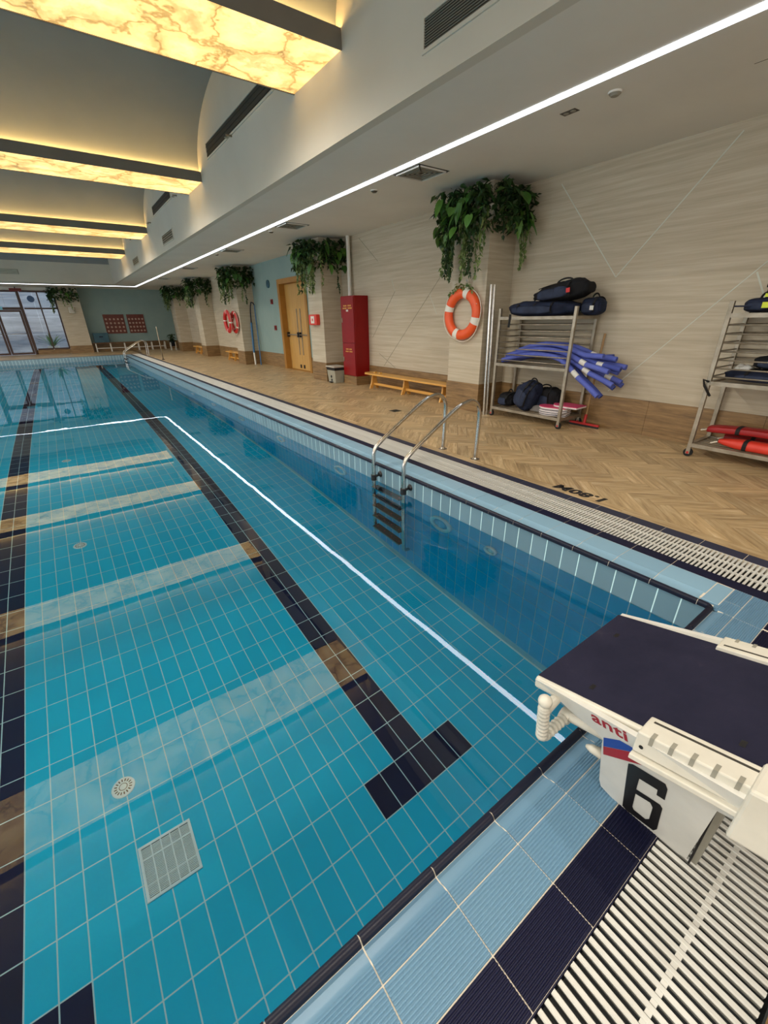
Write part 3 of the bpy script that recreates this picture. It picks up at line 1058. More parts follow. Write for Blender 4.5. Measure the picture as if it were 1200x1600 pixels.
for a, b in ((DY1, DY1 + 0.07), (DY0 - 0.07, DY0)):
    MB().box(WX - 0.025, WX, a, b, 0, DZ + 0.07).build('architrave', 'frame_ochre', d1)
MB().box(WX - 0.025, WX, DY0, DY1, DZ, DZ + 0.07).build('architrave', 'frame_ochre', d1)
for a, b, hs_ in ((12.302, 13.138, 12.42), (11.462, 12.298, 12.18)):
    lf = MB().box(DX - 0.02, DX + 0.03, a, b, 0.006, DZ - 0.065).build('leaf', 'door_wood', d1, bevel=0.003)
    MB().tube([(DX - 0.075, a + 0.05, 1.03), (DX - 0.075, b - 0.05, 1.03)], 0.017, 8).build('push_bar', 'steel_dull', lf, smooth=True)
    for y in (a + 0.06, b - 0.06):
        MB().box(DX - 0.09, DX - 0.02, y - 0.03, y + 0.03, 0.96, 1.10).build('bar_bracket', 'black_plastic', lf)
    MB().box(DX - 0.032, DX - 0.02, hs_ - 0.022, hs_ + 0.022, 0.45, 1.75).build('latch_rod', 'steel_dull', lf)
    MB().box(DX - 0.04, DX - 0.02, hs_ - 0.035, hs_ + 0.035, 0.06, 0.16).build('floor_bolt', 'black_plastic', lf)

# ------------------------------------------------------------------ starting block
BZ0, BK = 0.405, 0.245                  # height of the deck's front edge, its slope
BXL, BXR, BYF, BYB = -1.545, -1.03, 0.045, -0.78


def bz(y): return BZ0 + (BYF - y) * BK


sb = thing('starting_block', 'white starting block numbered 6 with navy non-slip top at the pool edge', 'starting block', (-1.275, -0.3, 0))


def slab(x0, x1, y0, y1, t0, t1):
    """slab following the slope of the deck, heights measured from its surface"""
    return MB().raw([(x, y, bz(y) + t) for t in (t0, t1) for y in (y0, y1) for x in (x0, x1)],
                    [(0, 2, 3, 1), (4, 5, 7, 6), (0, 1, 5, 4), (2, 6, 7, 3), (0, 4, 6, 2), (1, 3, 7, 5)])


slab(BXL, BXR, BYB, BYF, -0.045, -0.003).build('platform', 'cream_plastic', sb, bevel=0.008, seg=3)
slab(BXL + 0.012, BXR - 0.012, BYB + 0.02, BYF - 0.004, -0.004, 0.001).build('top_pad', 'deck_navy', sb)
pp = MB()
for x, y in ((-1.18, -0.02), (-1.48, -0.1), (-1.10, -0.40), (-1.44, -0.43)):
    pp.raw([(x + dx, y + dy, bz(y + dy) + 0.0016) for dx, dy in ((-.012, -.006), (.012, -.006), (.012, .006), (-.012, .006))], [(0, 1, 2, 3)])
pp.build('pad_dimple', 'print_black', sb)
# side walls: one leaning sheet each, from the deck down to the foot
def lean(y, z, side, off=0.0):
    x = -1.41 - 0.346 * z - off
    return (x, y, z) if side < 0 else (-2.55 - x, y, z)


sil = [(0.043, bz(0.043) - 0.012), (0.043, bz(0.043) - 0.055), (-0.03, 0.375), (-0.10, 0.352), (-0.155, 0.352), (-0.178, 0.335), (-0.176, 0.30), (-0.172, 0.06), (-0.178, 0.02),
       (-0.215, 0.0), (-0.41, 0.0), (-0.432, 0.02), (-0.447, 0.40), (-0.60, 0.47), (BYB + 0.02, bz(BYB) - 0.06), (BYB + 0.02, bz(BYB) - 0.012)]
for side in (-1, 1):
    p = [lean(y, z, side) for y, z in sil]
    MB().ext(p, (0.018 * -side, 0, 0)).build('side_wall', 'pillar_white', sb)
MB().raw([lean(-0.182, 0.01, -1, -0.012), lean(-0.182, 0.01, 1, -0.012), lean(-0.182, 0.34, 1, -0.012), lean(-0.182, 0.34, -1, -0.012),
          lean(-0.195, 0.01, -1, -0.012), lean(-0.195, 0.01, 1, -0.012), lean(-0.195, 0.34, 1, -0.012), lean(-0.195, 0.34, -1, -0.012)],
         [(0, 1, 2, 3), (7, 6, 5, 4), (0, 4, 5, 1), (3, 2, 6, 7), (0, 3, 7, 4), (1, 5, 6, 2)]).build('front_wall', 'pillar_white', sb)
MB().box(-1.40, -1.15, -0.455, -0.438, 0.0, 0.44).build('back_plate', 'grille_grey', sb)
MB().box(-1.412, -1.138, -0.442, -0.437, 0.0, 0.42).build('gasket', 'print_black', sb)


def on_side(pts, name, m):
    mb = MB()
    mb.ext([lean(y, z, -1, 0.0004) for y, z in pts], (-0.0006, 0, 0))
    return mb.build(name, m, sb)


# the digit 6: outline ring with its counter, as quads
six = [(-.264, .325), (-.343, .350), (-.350, .330), (-.350, .262), (-.330, .256), (-.330, .288), (-.284, .273), (-.281, .197), (-.343, .217), (-.350, .205), (-.350, .050), (-.342, .020),
       (-.262, -.0), (-.250, .012), (-.252, .310)]
hole = [(-.281, .166), (-.320, .183), (-.328, .165), (-.326, .074), (-.317, .053), (-.283, .051), (-.278, .065)]
mb = MB()


def six_face(ids):
    mb.raw([lean(y, max(z, 0.003), -1, 0.0012) for y, z in ids], [tuple(range(len(ids)))])


S, H = six, hole
six_face([S[14], S[0], S[1], S[2], S[5], S[6]])           # top arm
six_face([S[2], S[3], S[4], S[5]])                        # arm end
six_face([S[14], S[6], S[7], H[0], H[6], S[13]])          # left stem
six_face([S[7], S[8], S[9], H[2], H[1], H[0]])            # bowl top
six_face([S[9], S[10], H[3], H[2]])                       # bowl right
six_face([S[10], S[11], S[12], S[13], H[6], H[5], H[4], H[3]])   # bowl foot
mb.build('number_six', 'print_black', sb)
on_side([(-.181, .350), (-.224, .398), (-.286, .418), (-.181, .300)], 'blue_stripe', 'print_blue')
on_side([(-.181, .298), (-.286, .416), (-.362, .434), (-.182, .251)], 'red_stripe', 'print_red')
# the word on the side, sloping with the deck
uu = Vector((0, -1, BK)).normalized()
nn = Vector((-0.945, 0, -0.327)).normalized()
uu = (uu - nn * uu.dot(nn)).normalized()
vv = nn.cross(uu)
o_ = Vector(lean(-0.197, 0.411, -1, 0.0010))
MW = Matrix(((uu.x, vv.x, nn.x, o_.x), (uu.y, vv.y, nn.y, o_.y), (uu.z, vv.z, nn.z, o_.z), (0, 0, 0, 1)))
tx = text_mesh('side_word', 'anti', 0.066, 0.0002, 0.0013, 'print_red', None, MW, shear=0.06, space=1.06)
tx.parent = sb
tx.matrix_parent_inverse = Matrix.Translation(-Vector(sb['base']))
# notched rails along both sides and the adjustable kick plate behind
for x0, x1, sgn in ((BXL - 0.03, BXL + 0.045, -1), (BXR - 0.045, BXR + 0.03, 1)):
    r1 = slab(x0, x1, BYB + 0.02, -0.262, -0.055, 0.014).build('rail', 'cream_plastic', sb, bevel=0.004)
    xi = BXL + 0.026 if sgn < 0 else BXR - 0.026
    slab(xi - 0.0035, xi + 0.0035, BYB + 0.06, -0.275, 0.0135, 0.0146).build('groove', 'grille_dark', r1)
    xo = x0 if sgn < 0 else x1
    slab(xo - 0.012, xo + 0.012, BYB + 0.02, -0.262, -0.075, -0.058).build('lower_lip', 'cream_plastic', r1, bevel=0.003)
    for k in range(8):
        y = -0.295 - k * 0.041
        slab(xo + (-0.0012 if sgn < 0 else -0.020), xo + (0.020 if sgn < 0 else 0.0012), y - 0.004, y + 0.005, -0.012, 0.0147).build('notch', 'grille_grey', r1)
    for y in (-0.279,):
        MB().lathe([(0.0001, 0), (0.005, 0.0), (0.005, 0.002)], (xo - 0.002 if sgn < 0 else xo, y, bz(y) - 0.03), 12, 'x').build('screw_hole', 'print_black', r1)
kp = slab(BXL - 0.055, BXL + 0.05, -0.62, -0.475, -0.13, 0.03).build('kick_bracket', 'cream_plastic', sb, bevel=0.008)
slab(BXR - 0.05, BXR + 0.055, -0.62, -0.475, -0.13, 0.03).build('kick_bracket', 'cream_plastic', sb, bevel=0.008)
MB().raw([(x, y, bz(-0.5) + z) for x in (BXL + 0.03, BXR - 0.03) for y, z in ((-0.49, 0.0), (-0.65, 0.17), (-0.67, 0.155), (-0.52, 0.0))],
         [(0, 1, 2, 3), (7, 6, 5, 4), (0, 4, 5, 1), (1, 5, 6, 2), (2, 6, 7, 3), (3, 7, 4, 0)]).build('kick_plate', 'deck_navy', sb, bevel=0.003)
# backstroke grip: ribbed tube in front, on a plain bar
def ribbed(path, r, name):
    pts, rs = [], []
    for (a, b) in zip(path[:-1], path[1:]):
        a, b = Vector(a), Vector(b)
        L = (b - a).length
        n = max(2, int(L / 0.004))
        for i in range(n + (1 if b == Vector(path[-1]) else 0)):
            t = i / n
            pts.append(a.lerp(b, t))
            rs.append(r * (1 + 0.085 * math.sin(t * L / 0.018 * 2 * PI)))
    return MB().tube(pts, rs, 12).build(name, 'cream_plastic', sb, smooth=True)


J, K, T = (-1.44, -0.03, 0.222), (-1.568, -0.03, 0.222), (-1.60, -0.03, 0.40)
bend = [K[0] - 0.012, K[1], K[2] + 0.016]
ribbed([J, (K[0] + 0.012, K[1], K[2]), bend, (T[0], T[1], T[2] - 0.02)], 0.0175, 'grip_handle')
MB().lathe([(0.0001, -0.02), (0.012, -0.018), (0.019, -0.008), (0.021, 0.0), (0.019, 0.009), (0.011, 0.018), (0.0001, 0.021)], (T[0], T[1], T[2]), 14).build('grip_knob', 'cream_plastic', sb, smooth=True)
MB().tube([(T[0], T[1], T[2] - 0.05), (-1.53, -0.03, 0.372), (-1.2, -0.03, 0.365), (-1.0, -0.03, 0.34), (-0.97, -0.03, 0.23), (-1.1, -0.03, 0.222)], 0.0155, 12).build('grip_crossbar', 'cream_plastic', sb, smooth=True)
MB().tube([(-1.44, -0.03, 0.225), (-1.46, -0.19, 0.288)], 0.0155, 12).build('grip_stay', 'cream_plastic', sb, smooth=True)
MB().tube([(-1.44, -0.045, 0.222), (-1.44, -0.012, 0.222)], 0.024, 12).build('grip_collar', 'cream_plastic', sb, smooth=40)
MB().tube([(-1.11, -0.03, 0.225), (-1.10, -0.19, 0.288)], 0.0155, 12).build('grip_stay', 'cream_plastic', sb, smooth=True)
MB().tube([(-1.47, -0.17, 0.215), (-1.478, -0.14, 0.215), (-1.48, -0.125, 0.212)], [0.017, 0.013, 0.005], 10).build('hook', 'cream_plastic', sb, smooth=True)

# ------------------------------------------------------------------ pool ladders
def ladder(label, y0, y1):
    t = thing('pool_ladder', label, 'ladder', (0.4, (y0 + y1) / 2, 0), 'steel ladders on the right pool edge')
    xp = -0.075
    for y in (y0, y1):
        p = [(0.0, y, -1.46), (-0.045, y, -1.45), (xp, y, -1.40), (xp, y, 0.09)]
        p += [(xp + 0.012, y, 0.16), (xp + 0.05, y, 0.225)]
        p += [(0.62, y, 0.615)] + [(q[0], y, q[2]) for q in arc((0.80, y, 0.50), 0.155, PI * 0.72, 0.0, 8)][1:]
        p += [(0.955, y, 0.35), (0.94, y, 0.0)]
        MB().tube(smooth_path(p), 0.0215, 12).build('rail', 'steel', t, smooth=True)
        MB().lathe([(0.05, 0.0), (0.05, 0.006), (0.032, 0.012), (0.026, 0.022)], (0.94, y, 0.0), 20).build('flange', 'steel', t, smooth=40)
        MB().tube([(xp, y, -0.135), (PX1, y, -0.115)], 0.013, 10).build('wall_bracket', 'black_plastic', t, smooth=True)
        MB().tube([(xp, y, -0.165), (xp, y, -0.105)], 0.031, 12).build('collar', 'black_plastic', t, smooth=40)
        MB().tube([(PX1 - 0.022, y, -0.115), (PX1, y, -0.115)], [0.022, 0.036], 14).build('wall_pad', 'black_plastic', t, smooth=40)
    for k in range(5):
        z = -0.245 - 0.262 * k
        tr = MB().box(xp - 0.045, xp + 0.04, y0 + 0.018, y1 - 0.018, z - 0.022, z).build('tread', 'black_plastic', t, bevel=0.006)
        MB().box(xp - 0.051, xp - 0.0445, y0 + 0.02, y1 - 0.02, z - 0.02, z - 0.003).build('tread_edge', 'steel', tr)
        for j in range(4):
            y = y0 + (y1 - y0) * (j + 0.5) / 4
            MB().lathe([(0.009, 0), (0.009, 0.0012), (0.0001, 0.0015)], (xp - 0.005, y, z), 8).build('stud', 'squeegee_red', tr)
    return t


ladder('near steel pool ladder with black treads on the right pool edge', 2.575, 3.095)
ladder('small far steel pool ladder at the far right pool corner', 23.75, 24.27)
po = thing('stanchion', 'thin steel pole standing on the deck near the far ladder', 'pole', (0.93, 20.2, 0))
MB().tube([(0.93, 20.2, 0.0), (0.93, 20.2, 1.28)], 0.02, 8).build('pole', 'steel_dull', po, smooth=True)
MB().lathe([(0.06, 0), (0.06, 0.012), (0.025, 0.03)], (0.93, 20.2, 0), 14).build('foot', 'black_plastic', po, smooth=40)

# ------------------------------------------------------------------ underwater fittings
def ring_light(y, r, k):
    t = thing('pool_light', k, 'light', (PX1, y, -0.49), 'round white lights in the right pool wall' if r > 0.1 else None)
    MB().lathe([(r * 0.66, 0.012), (r * 0.70, 0.026), (r * 0.85, 0.034), (r * 0.98, 0.026), (r, 0.0)][::-1], (0, 0, 0), 32, 'x')
    mb = MB()
    mb.lathe([(r, 0.0), (r * 0.98, -0.024), (r * 0.85, -0.032), (r * 0.70, -0.024), (r * 0.64, -0.010), (r * 0.64, 0.0)], (PX1 - 0.001, y, -0.49), 32, 'x')
    mb.build('ring', 'pool_fitting', t, smooth=True)
    MB().lathe([(r * 0.64, -0.008), (r * 0.3, -0.014), (0.0001, -0.016)], (PX1 - 0.001, y, -0.49), 24, 'x').build('lens', 'tile_teal' if r > 0.1 else 'pool_fitting', t, smooth=True)
    return t


nl = ['nearest large round white light in the right pool wall, beside the ladder', 'second round white light in the right pool wall, beyond the ladder', 'third round white light in the right pool wall from the front',
      'fourth round white light in the right pool wall from the front', 'fifth round white light in the right pool wall from the front', 'sixth round white light in the right pool wall from the front',
      'seventh round white light in the right pool wall from the front', 'last round white light in the right pool wall, farthest away']
for k, lb in enumerate(nl):
    ring_light(2.10 + 1.87 * k, 0.145, lb)
t = ring_light(1.49, 0.066, 'small round white inlet in the right pool wall, nearest the corner')
t.name = 'wall_inlet'
t['category'] = 'inlet'
for k, (y, lb) in enumerate([(1.87, 'round white inlet on the pool floor nearest the main drain'), (4.93, 'second round white inlet on the pool floor'), (8.0, 'third round white inlet on the pool floor')]):
    t = thing('floor_inlet', lb, 'inlet', (-2.885, y, PD), 'round inlets on the pool floor')
    MB().lathe([(0.066, 0), (0.064, 0.006), (0.05, 0.009), (0.0001, 0.010)], (-2.885, y, PD), 28).build('disc', 'pool_fitting', t, smooth=40)
    mb = MB()
    for j in range(16):
        a = 2 * PI * j / 16
        mb.bar((-2.885 + 0.034 * math.cos(a), y + 0.034 * math.sin(a), PD + 0.0095), (-2.885 + 0.050 * math.cos(a), y + 0.050 * math.sin(a), PD + 0.0095), 0.006, 0.002)
    mb.torus(0.022, 0.002, (-2.885, y, PD + 0.0096), 'z', 20, 5)
    mb.build('slots', 'grille_dark', t)
dn = thing('main_drain', 'square slotted pale main drain grate on the pool floor', 'drain', (-2.73, 1.32, PD))
fx0, fx1, fy0, fy1 = -2.868, -2.592, 1.172, 1.46
MB().box(fx0, fx1, fy0, fy1, PD, PD + 0.003).build('pit', 'channel_dark', dn)
for a in ((fx0, fx1, fy0, fy0 + 0.014), (fx0, fx1, fy1 - 0.014, fy1), (fx0, fx0 + 0.014, fy0 + .014, fy1 - .014), (fx1 - 0.014, fx1, fy0 + .014, fy1 - .014)):
    MB().box(*a, PD + 0.003, PD + 0.014).build('frame', 'pool_fitting', dn)
for k in range(1, 5):
    x = fx0 + 0.014 + (fx1 - fx0 - 0.028) * k / 5
    MB().box(x - 0.003, x + 0.003, fy0 + 0.014, fy1 - 0.014, PD + 0.003, PD + 0.013).build('rib', 'pool_fitting', dn)
for k in (1, 3):
    y = fy0 + 0.014 + (fy1 - fy0 - 0.028) * k / 4
    MB().box(fx0 + 0.014, fx1 - 0.014, y - 0.003, y + 0.003, PD + 0.003, PD + 0.0125).build('rib', 'pool_fitting', dn)
for k in range(30):
    y = fy0 + 0.018 + (fy1 - fy0 - 0.036) * (k + 0.5) / 30
    MB().box(fx0 + 0.014, fx1 - 0.014, y - 0.0022, y + 0.0022, PD + 0.003, PD + 0.011).build('slat', 'pool_fitting', dn)
dd = thing('deck_drain', 'small dark square floor drain in the wood-look deck', 'drain', (1.9, 5.3, 0))
MB().box(1.82, 1.98, 5.22, 5.38, 0.0, 0.003).build('plate', 'drain_dark', dd)
for k in range(6):
    MB().box(1.835, 1.965, 5.236 + k * 0.023, 5.247 + k * 0.023, 0.003, 0.0045).build('slot', 'print_black', dd)

# ------------------------------------------------------------------ life rings
def life_ring(name, label, c, R, r, m, n_rot=0.3, group=None, bw=0.15):
    t = thing(name, label, 'life ring', c, group)
    MB().torus(R, r, c, 'x', 44, 14, 0.8).build('ring', m, t, smooth=True)
    for k in range(4):
        a = n_rot + k * PI / 2
        MB().torus(R, r + 0.003, c, 'x', 6, 14, 0.8, a0=a - bw, a1=a + bw).build('band', 'tape_white', t, smooth=True)
    pts = []
    for k in range(49):
        a = n_rot + 2 * PI * k / 48
        sag = abs(math.sin((a - n_rot) * 2))
        q = R + r + 0.004 + 0.028 * sag
        pts.append((c[0] - 0.01, c[1] + q * math.cos(a), c[2] + q * math.sin(a)))
    MB().tube(pts, 0.006, 6).build('rope', 'rope', t, smooth=True)
    return t


l1 = life_ring('life_ring', 'orange life ring with white bands hung on the near column', (CX - 0.062, 4.72, 1.485), 0.300, 0.076, 'ring_orange')
MB().tube([(CX - 0.10, 4.72 - 0.33, 1.62), (CX - 0.11, 4.60, 1.80), (CX - 0.02, 4.67, 1.95), (CX - 0.02, 4.68, 1.955)], 0.006, 6).build('hanging_cord', 'rope', l1, smooth=True)
MB().tube([(CX, 4.675, 1.94), (CX - 0.05, 4.675, 1.94), (CX - 0.055, 4.675, 1.965)], 0.006, 6).build('hook', 'steel', l1)
life_ring('life_ring', 'front red life ring of the two on the third column', (CX - 0.20, 16.20, 1.43), 0.31, 0.08, 'ring_red', 0.1, 'red life rings on the far column', 0.06)
life_ring('life_ring', 'rear red life ring partly hidden behind the other on the third column', (CX - 0.052, 15.92, 1.40), 0.31, 0.06, 'ring_red', 0.5, 'red life rings on the far column', 0.06)

# ------------------------------------------------------------------ plants hanging from the column tops
def leaf_tpl(L, w):
    """folded leaf, tip along +x"""
    return ([(0, 0, 0), (0.35 * L, w / 2, 0.12 * w), (L, 0, -0.08 * L), (0.35 * L, -w / 2, 0.12 * w), (0.45 * L, 0, -0.03 * L)],
            [(0, 4, 1), (1, 4, 2), (0, 3, 4), (4, 3, 2)])


def put_leaf(mb, p, L, w, rng, droop):
    vs, fs = leaf_tpl(L, w)
    M = Euler((rng.uniform(-0.7, 0.7), droop + rng.uniform(-0.5, 0.5), rng.uniform(0, 2 * PI)), 'XYZ').to_matrix()
    # turn about z last so that the leaf leans outwards and down
    M = Matrix.Rotation(rng.uniform(0, 2 * PI), 3, 'Z') @ Matrix.Rotation(droop + rng.uniform(-0.5, 0.5), 3, 'Y') @ Matrix.Rotation(rng.uniform(-0.6, 0.6), 3, 'X')
    mb.raw([M @ Vector(q) + Vector(p) for q in vs], fs)
    mb.rn += [rng.random()] * 4


def heart_mesh(L, w):
    out = [(0.0, 0.0), (-0.08, 0.22), (0.05, 0.42), (0.30, 0.5), (0.58, 0.38), (0.82, 0.18), (1.0, 0.0)]
    vs, fs = [], []
    mid = [(x, 0) for x in (0.0, 0.06, 0.14, 0.32, 0.58, 0.82, 1.0)]
    n = len(out)
    for s in (1, -1):
        k = len(vs)
        for (x, y), (mx_, _) in zip(out, mid):
            vs.append((x * L, s * y * w, 0.10 * w * abs(y) - 0.16 * L * x * x))
        for (mx_, _) in mid:
            vs.append((mx_ * L, 0, -0.03 * L - 0.16 * L * mx_ * mx_))
        for i in range(n - 1):
            q = (k + i, k + i + 1, k + n + i + 1, k + n + i)
            fs.append(q if s > 0 else q[::-1])
    mb = MB()
    mb.raw(vs, fs)
    return mb.mesh('leaf', 'leaf_big', smooth=True)


HEARTS = [heart_mesh(0.22, 0.17), heart_mesh(0.17, 0.14), heart_mesh(0.26, 0.11)]


def hanging_plant(label, x0, x1, y0, y1, seed, vines, leaves, zmin, detail=1.0, far_side=True):
    """greenery round the top of a column standing at x0..x1, y0..y1 (open on -x, -y, +y)"""
    rng = random.Random(seed)
    t = thing('hanging_plant', label, 'plant', ((x0 + x1) / 2, (y0 + y1) / 2, 2.7), 'plants hanging at the column tops')
    e = 0.10
    MB().box(x0 - e, x0, y0 - e, y1 + e, 2.66, 2.84).box(x0, x1, y0 - e, y0, 2.66, 2.84).box(x0, x1, y1, y1 + e, 2.66, 2.84).build('trough', 'planter_cream', t)
    LX_, LY_ = x1 - x0, y1 - y0
    per = [LY_ + 2 * e, LX_ + e, (LX_ + e) if far_side else 0.0]

    def edge(q, out):
        """point on the trough's outer edge, pushed outwards"""
        if q < per[0]: return x0 - e - out, y1 + e - q, (-1, 0)
        q -= per[0]
        if q < per[1]: return x0 - e + q, y0 - e - out, (0, -1)
        q -= per[1]
        return x0 - e + q, y1 + e + out, (0, 1)

    tot = sum(per)
    fb = MB()
    fb.rn = []
    for k in range(int(1250 * detail)):
        x, y, d = edge(rng.random() * tot, rng.uniform(-0.10, 0.24))
        z = rng.uniform(2.66, 3.11) - (0.14 if rng.random() < 0.35 else 0)
        s = rng.uniform(0.08, 0.17) / (detail ** 0.4)
        put_leaf(fb, (min(x, x1 - 0.02), y, z), s, s * 0.55, rng, 0.5)
    fb.build('foliage', 'leaf_dark', t, stuff=True)
    for k in range(vines):
        q = rng.random() * tot
        if rng.random() < 0.45: q = rng.random() * per[0]
        x, y, d = edge(q, rng.uniform(-0.02, 0.14))
        ze = zmin + rng.uniform(0, 1) ** 0.8 * 0.75
        if rng.random() < 0.22: ze = zmin + rng.uniform(-0.02, 0.1)
        vb = MB()
        vb.rn = []
        z, px, py = 2.82, x, y
        pts = []
        ph = rng.uniform(0, 6)
        while z > ze:
            o = 0.06 * math.exp(-(2.86 - z) * 4)
            pts.append((px + d[0] * (0.08 - o) + 0.018 * math.sin(z * 9 + ph), py + d[1] * (0.08 - o) + 0.018 * math.cos(z * 8 + ph), z))
            z -= 0.034 / detail
        if len(pts) < 4: continue
        n0 = len(vb.f)
        vb.tube(pts[::2] + [pts[-1]], 0.003, 4, caps=False)
        vb.rn += [0.1] * (len(vb.f) - n0)
        for p in pts[1:]:
            for h in (0, 1) if rng.random() < 0.75 else (0,):
                s = rng.uniform(0.05, 0.085) / (detail ** 0.5)
                put_leaf(vb, (min(p[0], x1 - 0.03), p[1], p[2]), s, s * 0.62, rng, 0.95)
        vb.build('vine', 'leaf_mid' if rng.random() < 0.72 else 'leaf_dark', t)
    for k in range(leaves):
        x, y, d = edge(rng.random() * tot, rng.uniform(0.12, 0.29))
        o = link('leaf', rng.choice(HEARTS), t)
        o.matrix_parent_inverse = Matrix.Translation(-Vector(t['base']))
        o.location = (min(x, x1 - 0.1), y, rng.uniform(2.55, 3.02))
        o.rotation_euler = (rng.uniform(-0.4, 0.4), rng.uniform(0.7, 1.35), math.atan2(d[1], d[0]) + rng.uniform(-0.8, 0.8))
    return t


hanging_plant('large hanging plant round the nearest column top, above the orange life ring', CX, WX, *COLS[0], 11, 52, 44, 1.95)
hanging_plant('hanging plant round the second column top, right of the ochre door', CX, WX, *COLS[1], 12, 44, 26, 2.0, 0.8)
hanging_plant('hanging plant round the third column top, above the red life rings', CX, WX, *COLS[2], 13, 40, 18, 2.0, 0.65)
hanging_plant('hanging plant round the fourth column top from the front', CX, WX, *COLS[3], 14, 34, 8, 2.0, 0.5)
hanging_plant('hanging plant round the fifth and last right column top', CX, WX, *COLS[4], 15, 30, 8, 2.0, 0.5)
t = hanging_plant('hanging plant at the top of the far column beside the glass wall', -2.0, -1.05, 28.5, 29.1, 16, 26, 6, 2.0, 0.45)
# sprig tucked over the near life ring
rng = random.Random(5)
sp = MB()
sp.rn = []
for k in range(46):
    a = rng.uniform(-0.62, 0.75)
    put_leaf(sp, (CX - rng.uniform(0.08, 0.14), 4.70 + math.sin(a) * 0.36, 1.485 + math.cos(a) * 0.39 + rng.uniform(-0.02, 0.05)), 0.07, 0.042, rng, 0.5)
o = sp.build('ivy_sprig', 'leaf_mid')
tag(o, 'small ivy sprig tucked over the top of the orange life ring', 'plant')
#PART4
# ------------------------------------------------------------------ trolleys and what lies on them
RX0, RX1 = 2.87, 3.37


def rack(label, y0, y1, far_rods=True):
    t = thing('storage_trolley', label, 'trolley', ((RX0 + RX1) / 2, (y0 + y1) / 2, 0), 'steel storage trolleys along the right wall')
    h = 0.0195
    for x in (RX0, RX1):
        for y in (y0, y1):
            MB().box(x - h, x + h, y - h, y + h, 0.10, 1.55).build('post', 'steel_dull', t, bevel=0.003)
            w_ = MB().tube([(x - 0.012, y, 0.045), (x + 0.012, y, 0.045)], 0.045, 16).build('wheel', 'strap_black', t, smooth=40)
            MB().box(x - 0.02, x - 0.015, y - 0.02, y + 0.02, 0.03, 0.10).box(x + 0.015, x + 0.02, y - 0.02, y + 0.02, 0.03, 0.10).build('fork', 'steel_dull', w_)
            MB().tube([(x - 0.022, y, 0.045), (x + 0.022, y, 0.045)], 0.014, 10).build('hub', 'squeegee_red', w_)
    for z in (0.13, 0.785, 1.42):
        s = MB()
        s.box(RX0 - h, RX0 + h, y0 + h, y1 - h, z - 0.02, z + 0.02).box(RX1 - h, RX1 + h, y0 + h, y1 - h, z - 0.02, z + 0.02)
        s.box(RX0 + h, RX1 - h, y0 - h, y0 + h, z - 0.02, z + 0.02).box(RX0 + h, RX1 - h, y1 - h, y1 + h, z - 0.02, z + 0.02)
        f = s.build('shelf_frame', 'steel_dull', t)
        for k in range(6):
            x = RX0 + (RX1 - RX0) * (k + 0.7) / 6.4
            MB().box(x - 0.014, x + 0.014, y0 + h, y1 - h, z - 0.004, z + 0.008).build('slat', 'steel_dull', f)
    for k in range(7):
        z = 0.85 + k * 0.081
        MB().tube([(RX0, y0, z), (RX0, y1, z)], 0.0078, 8).build('rod', 'steel_dull', t, smooth=True)
        MB().tube([(RX1, y0, z), (RX1, y1, z)], 0.0078, 8).build('rod', 'steel_dull', t, smooth=True)
        if far_rods:
            MB().tube([(RX0, y1, z), (RX1, y1, z)], 0.0078, 8).build('rod', 'steel_dull', t, smooth=True)
    return t


rack('steel trolley with blue foam noodles beside the near column', 2.82, 4.02)
rack('steel trolley at the right edge with red rescue floats on its lowest shelf', 0.0, 1.20)


def soft(c, sx, sy, sz, seed, lump=0.06, p=3.2, n=30, k=18, sag=0.0, taper=0.0):
    """rounded lumpy bag body: a superellipsoid with folds"""
    rng = random.Random(seed)
    ph = [rng.uniform(0, 6.28) for _ in range(8)]
    vs, fs = [], []
    sgn = lambda v, e: math.copysign(abs(v) ** e, v)
    for i in range(k + 1):
        a = -PI / 2 + PI * i / k
        for j in range(n):
            b = 2 * PI * j / n
            x = sgn(math.cos(a), 2 / p) * sgn(math.cos(b), 2 / p)
            y = sgn(math.cos(a), 2 / p) * sgn(math.sin(b), 2 / p)
            z = sgn(math.sin(a), 2 / p)
            f = 1 + lump * (math.sin(4 * x + ph[0]) * math.sin(3 * y + ph[1]) + 0.7 * math.sin(7 * y + ph[2] + 2 * z) * math.sin(5 * z + ph[3]) + 0.5 * math.sin(11 * x + ph[4] + 6 * y) + 0.35 * math.sin(16 * y + ph[5] + 5 * z) * math.cos(9 * x + ph[6]))
            tp = 1 - taper * max(0.0, y)
            vs.append((c[0] + x * sx / 2 * f, c[1] + y * sy / 2 * f, c[2] + (z if z > 0 else z * 1.0) * sz / 2 * (f if z > -0.5 else 1) * tp - sag * y * y))
    for i in range(k):
        for j in range(n):
            fs.append((i * n + j, i * n + (j + 1) % n, (i + 1) * n + (j + 1) % n, (i + 1) * n + j))
    return MB().raw(vs, fs)


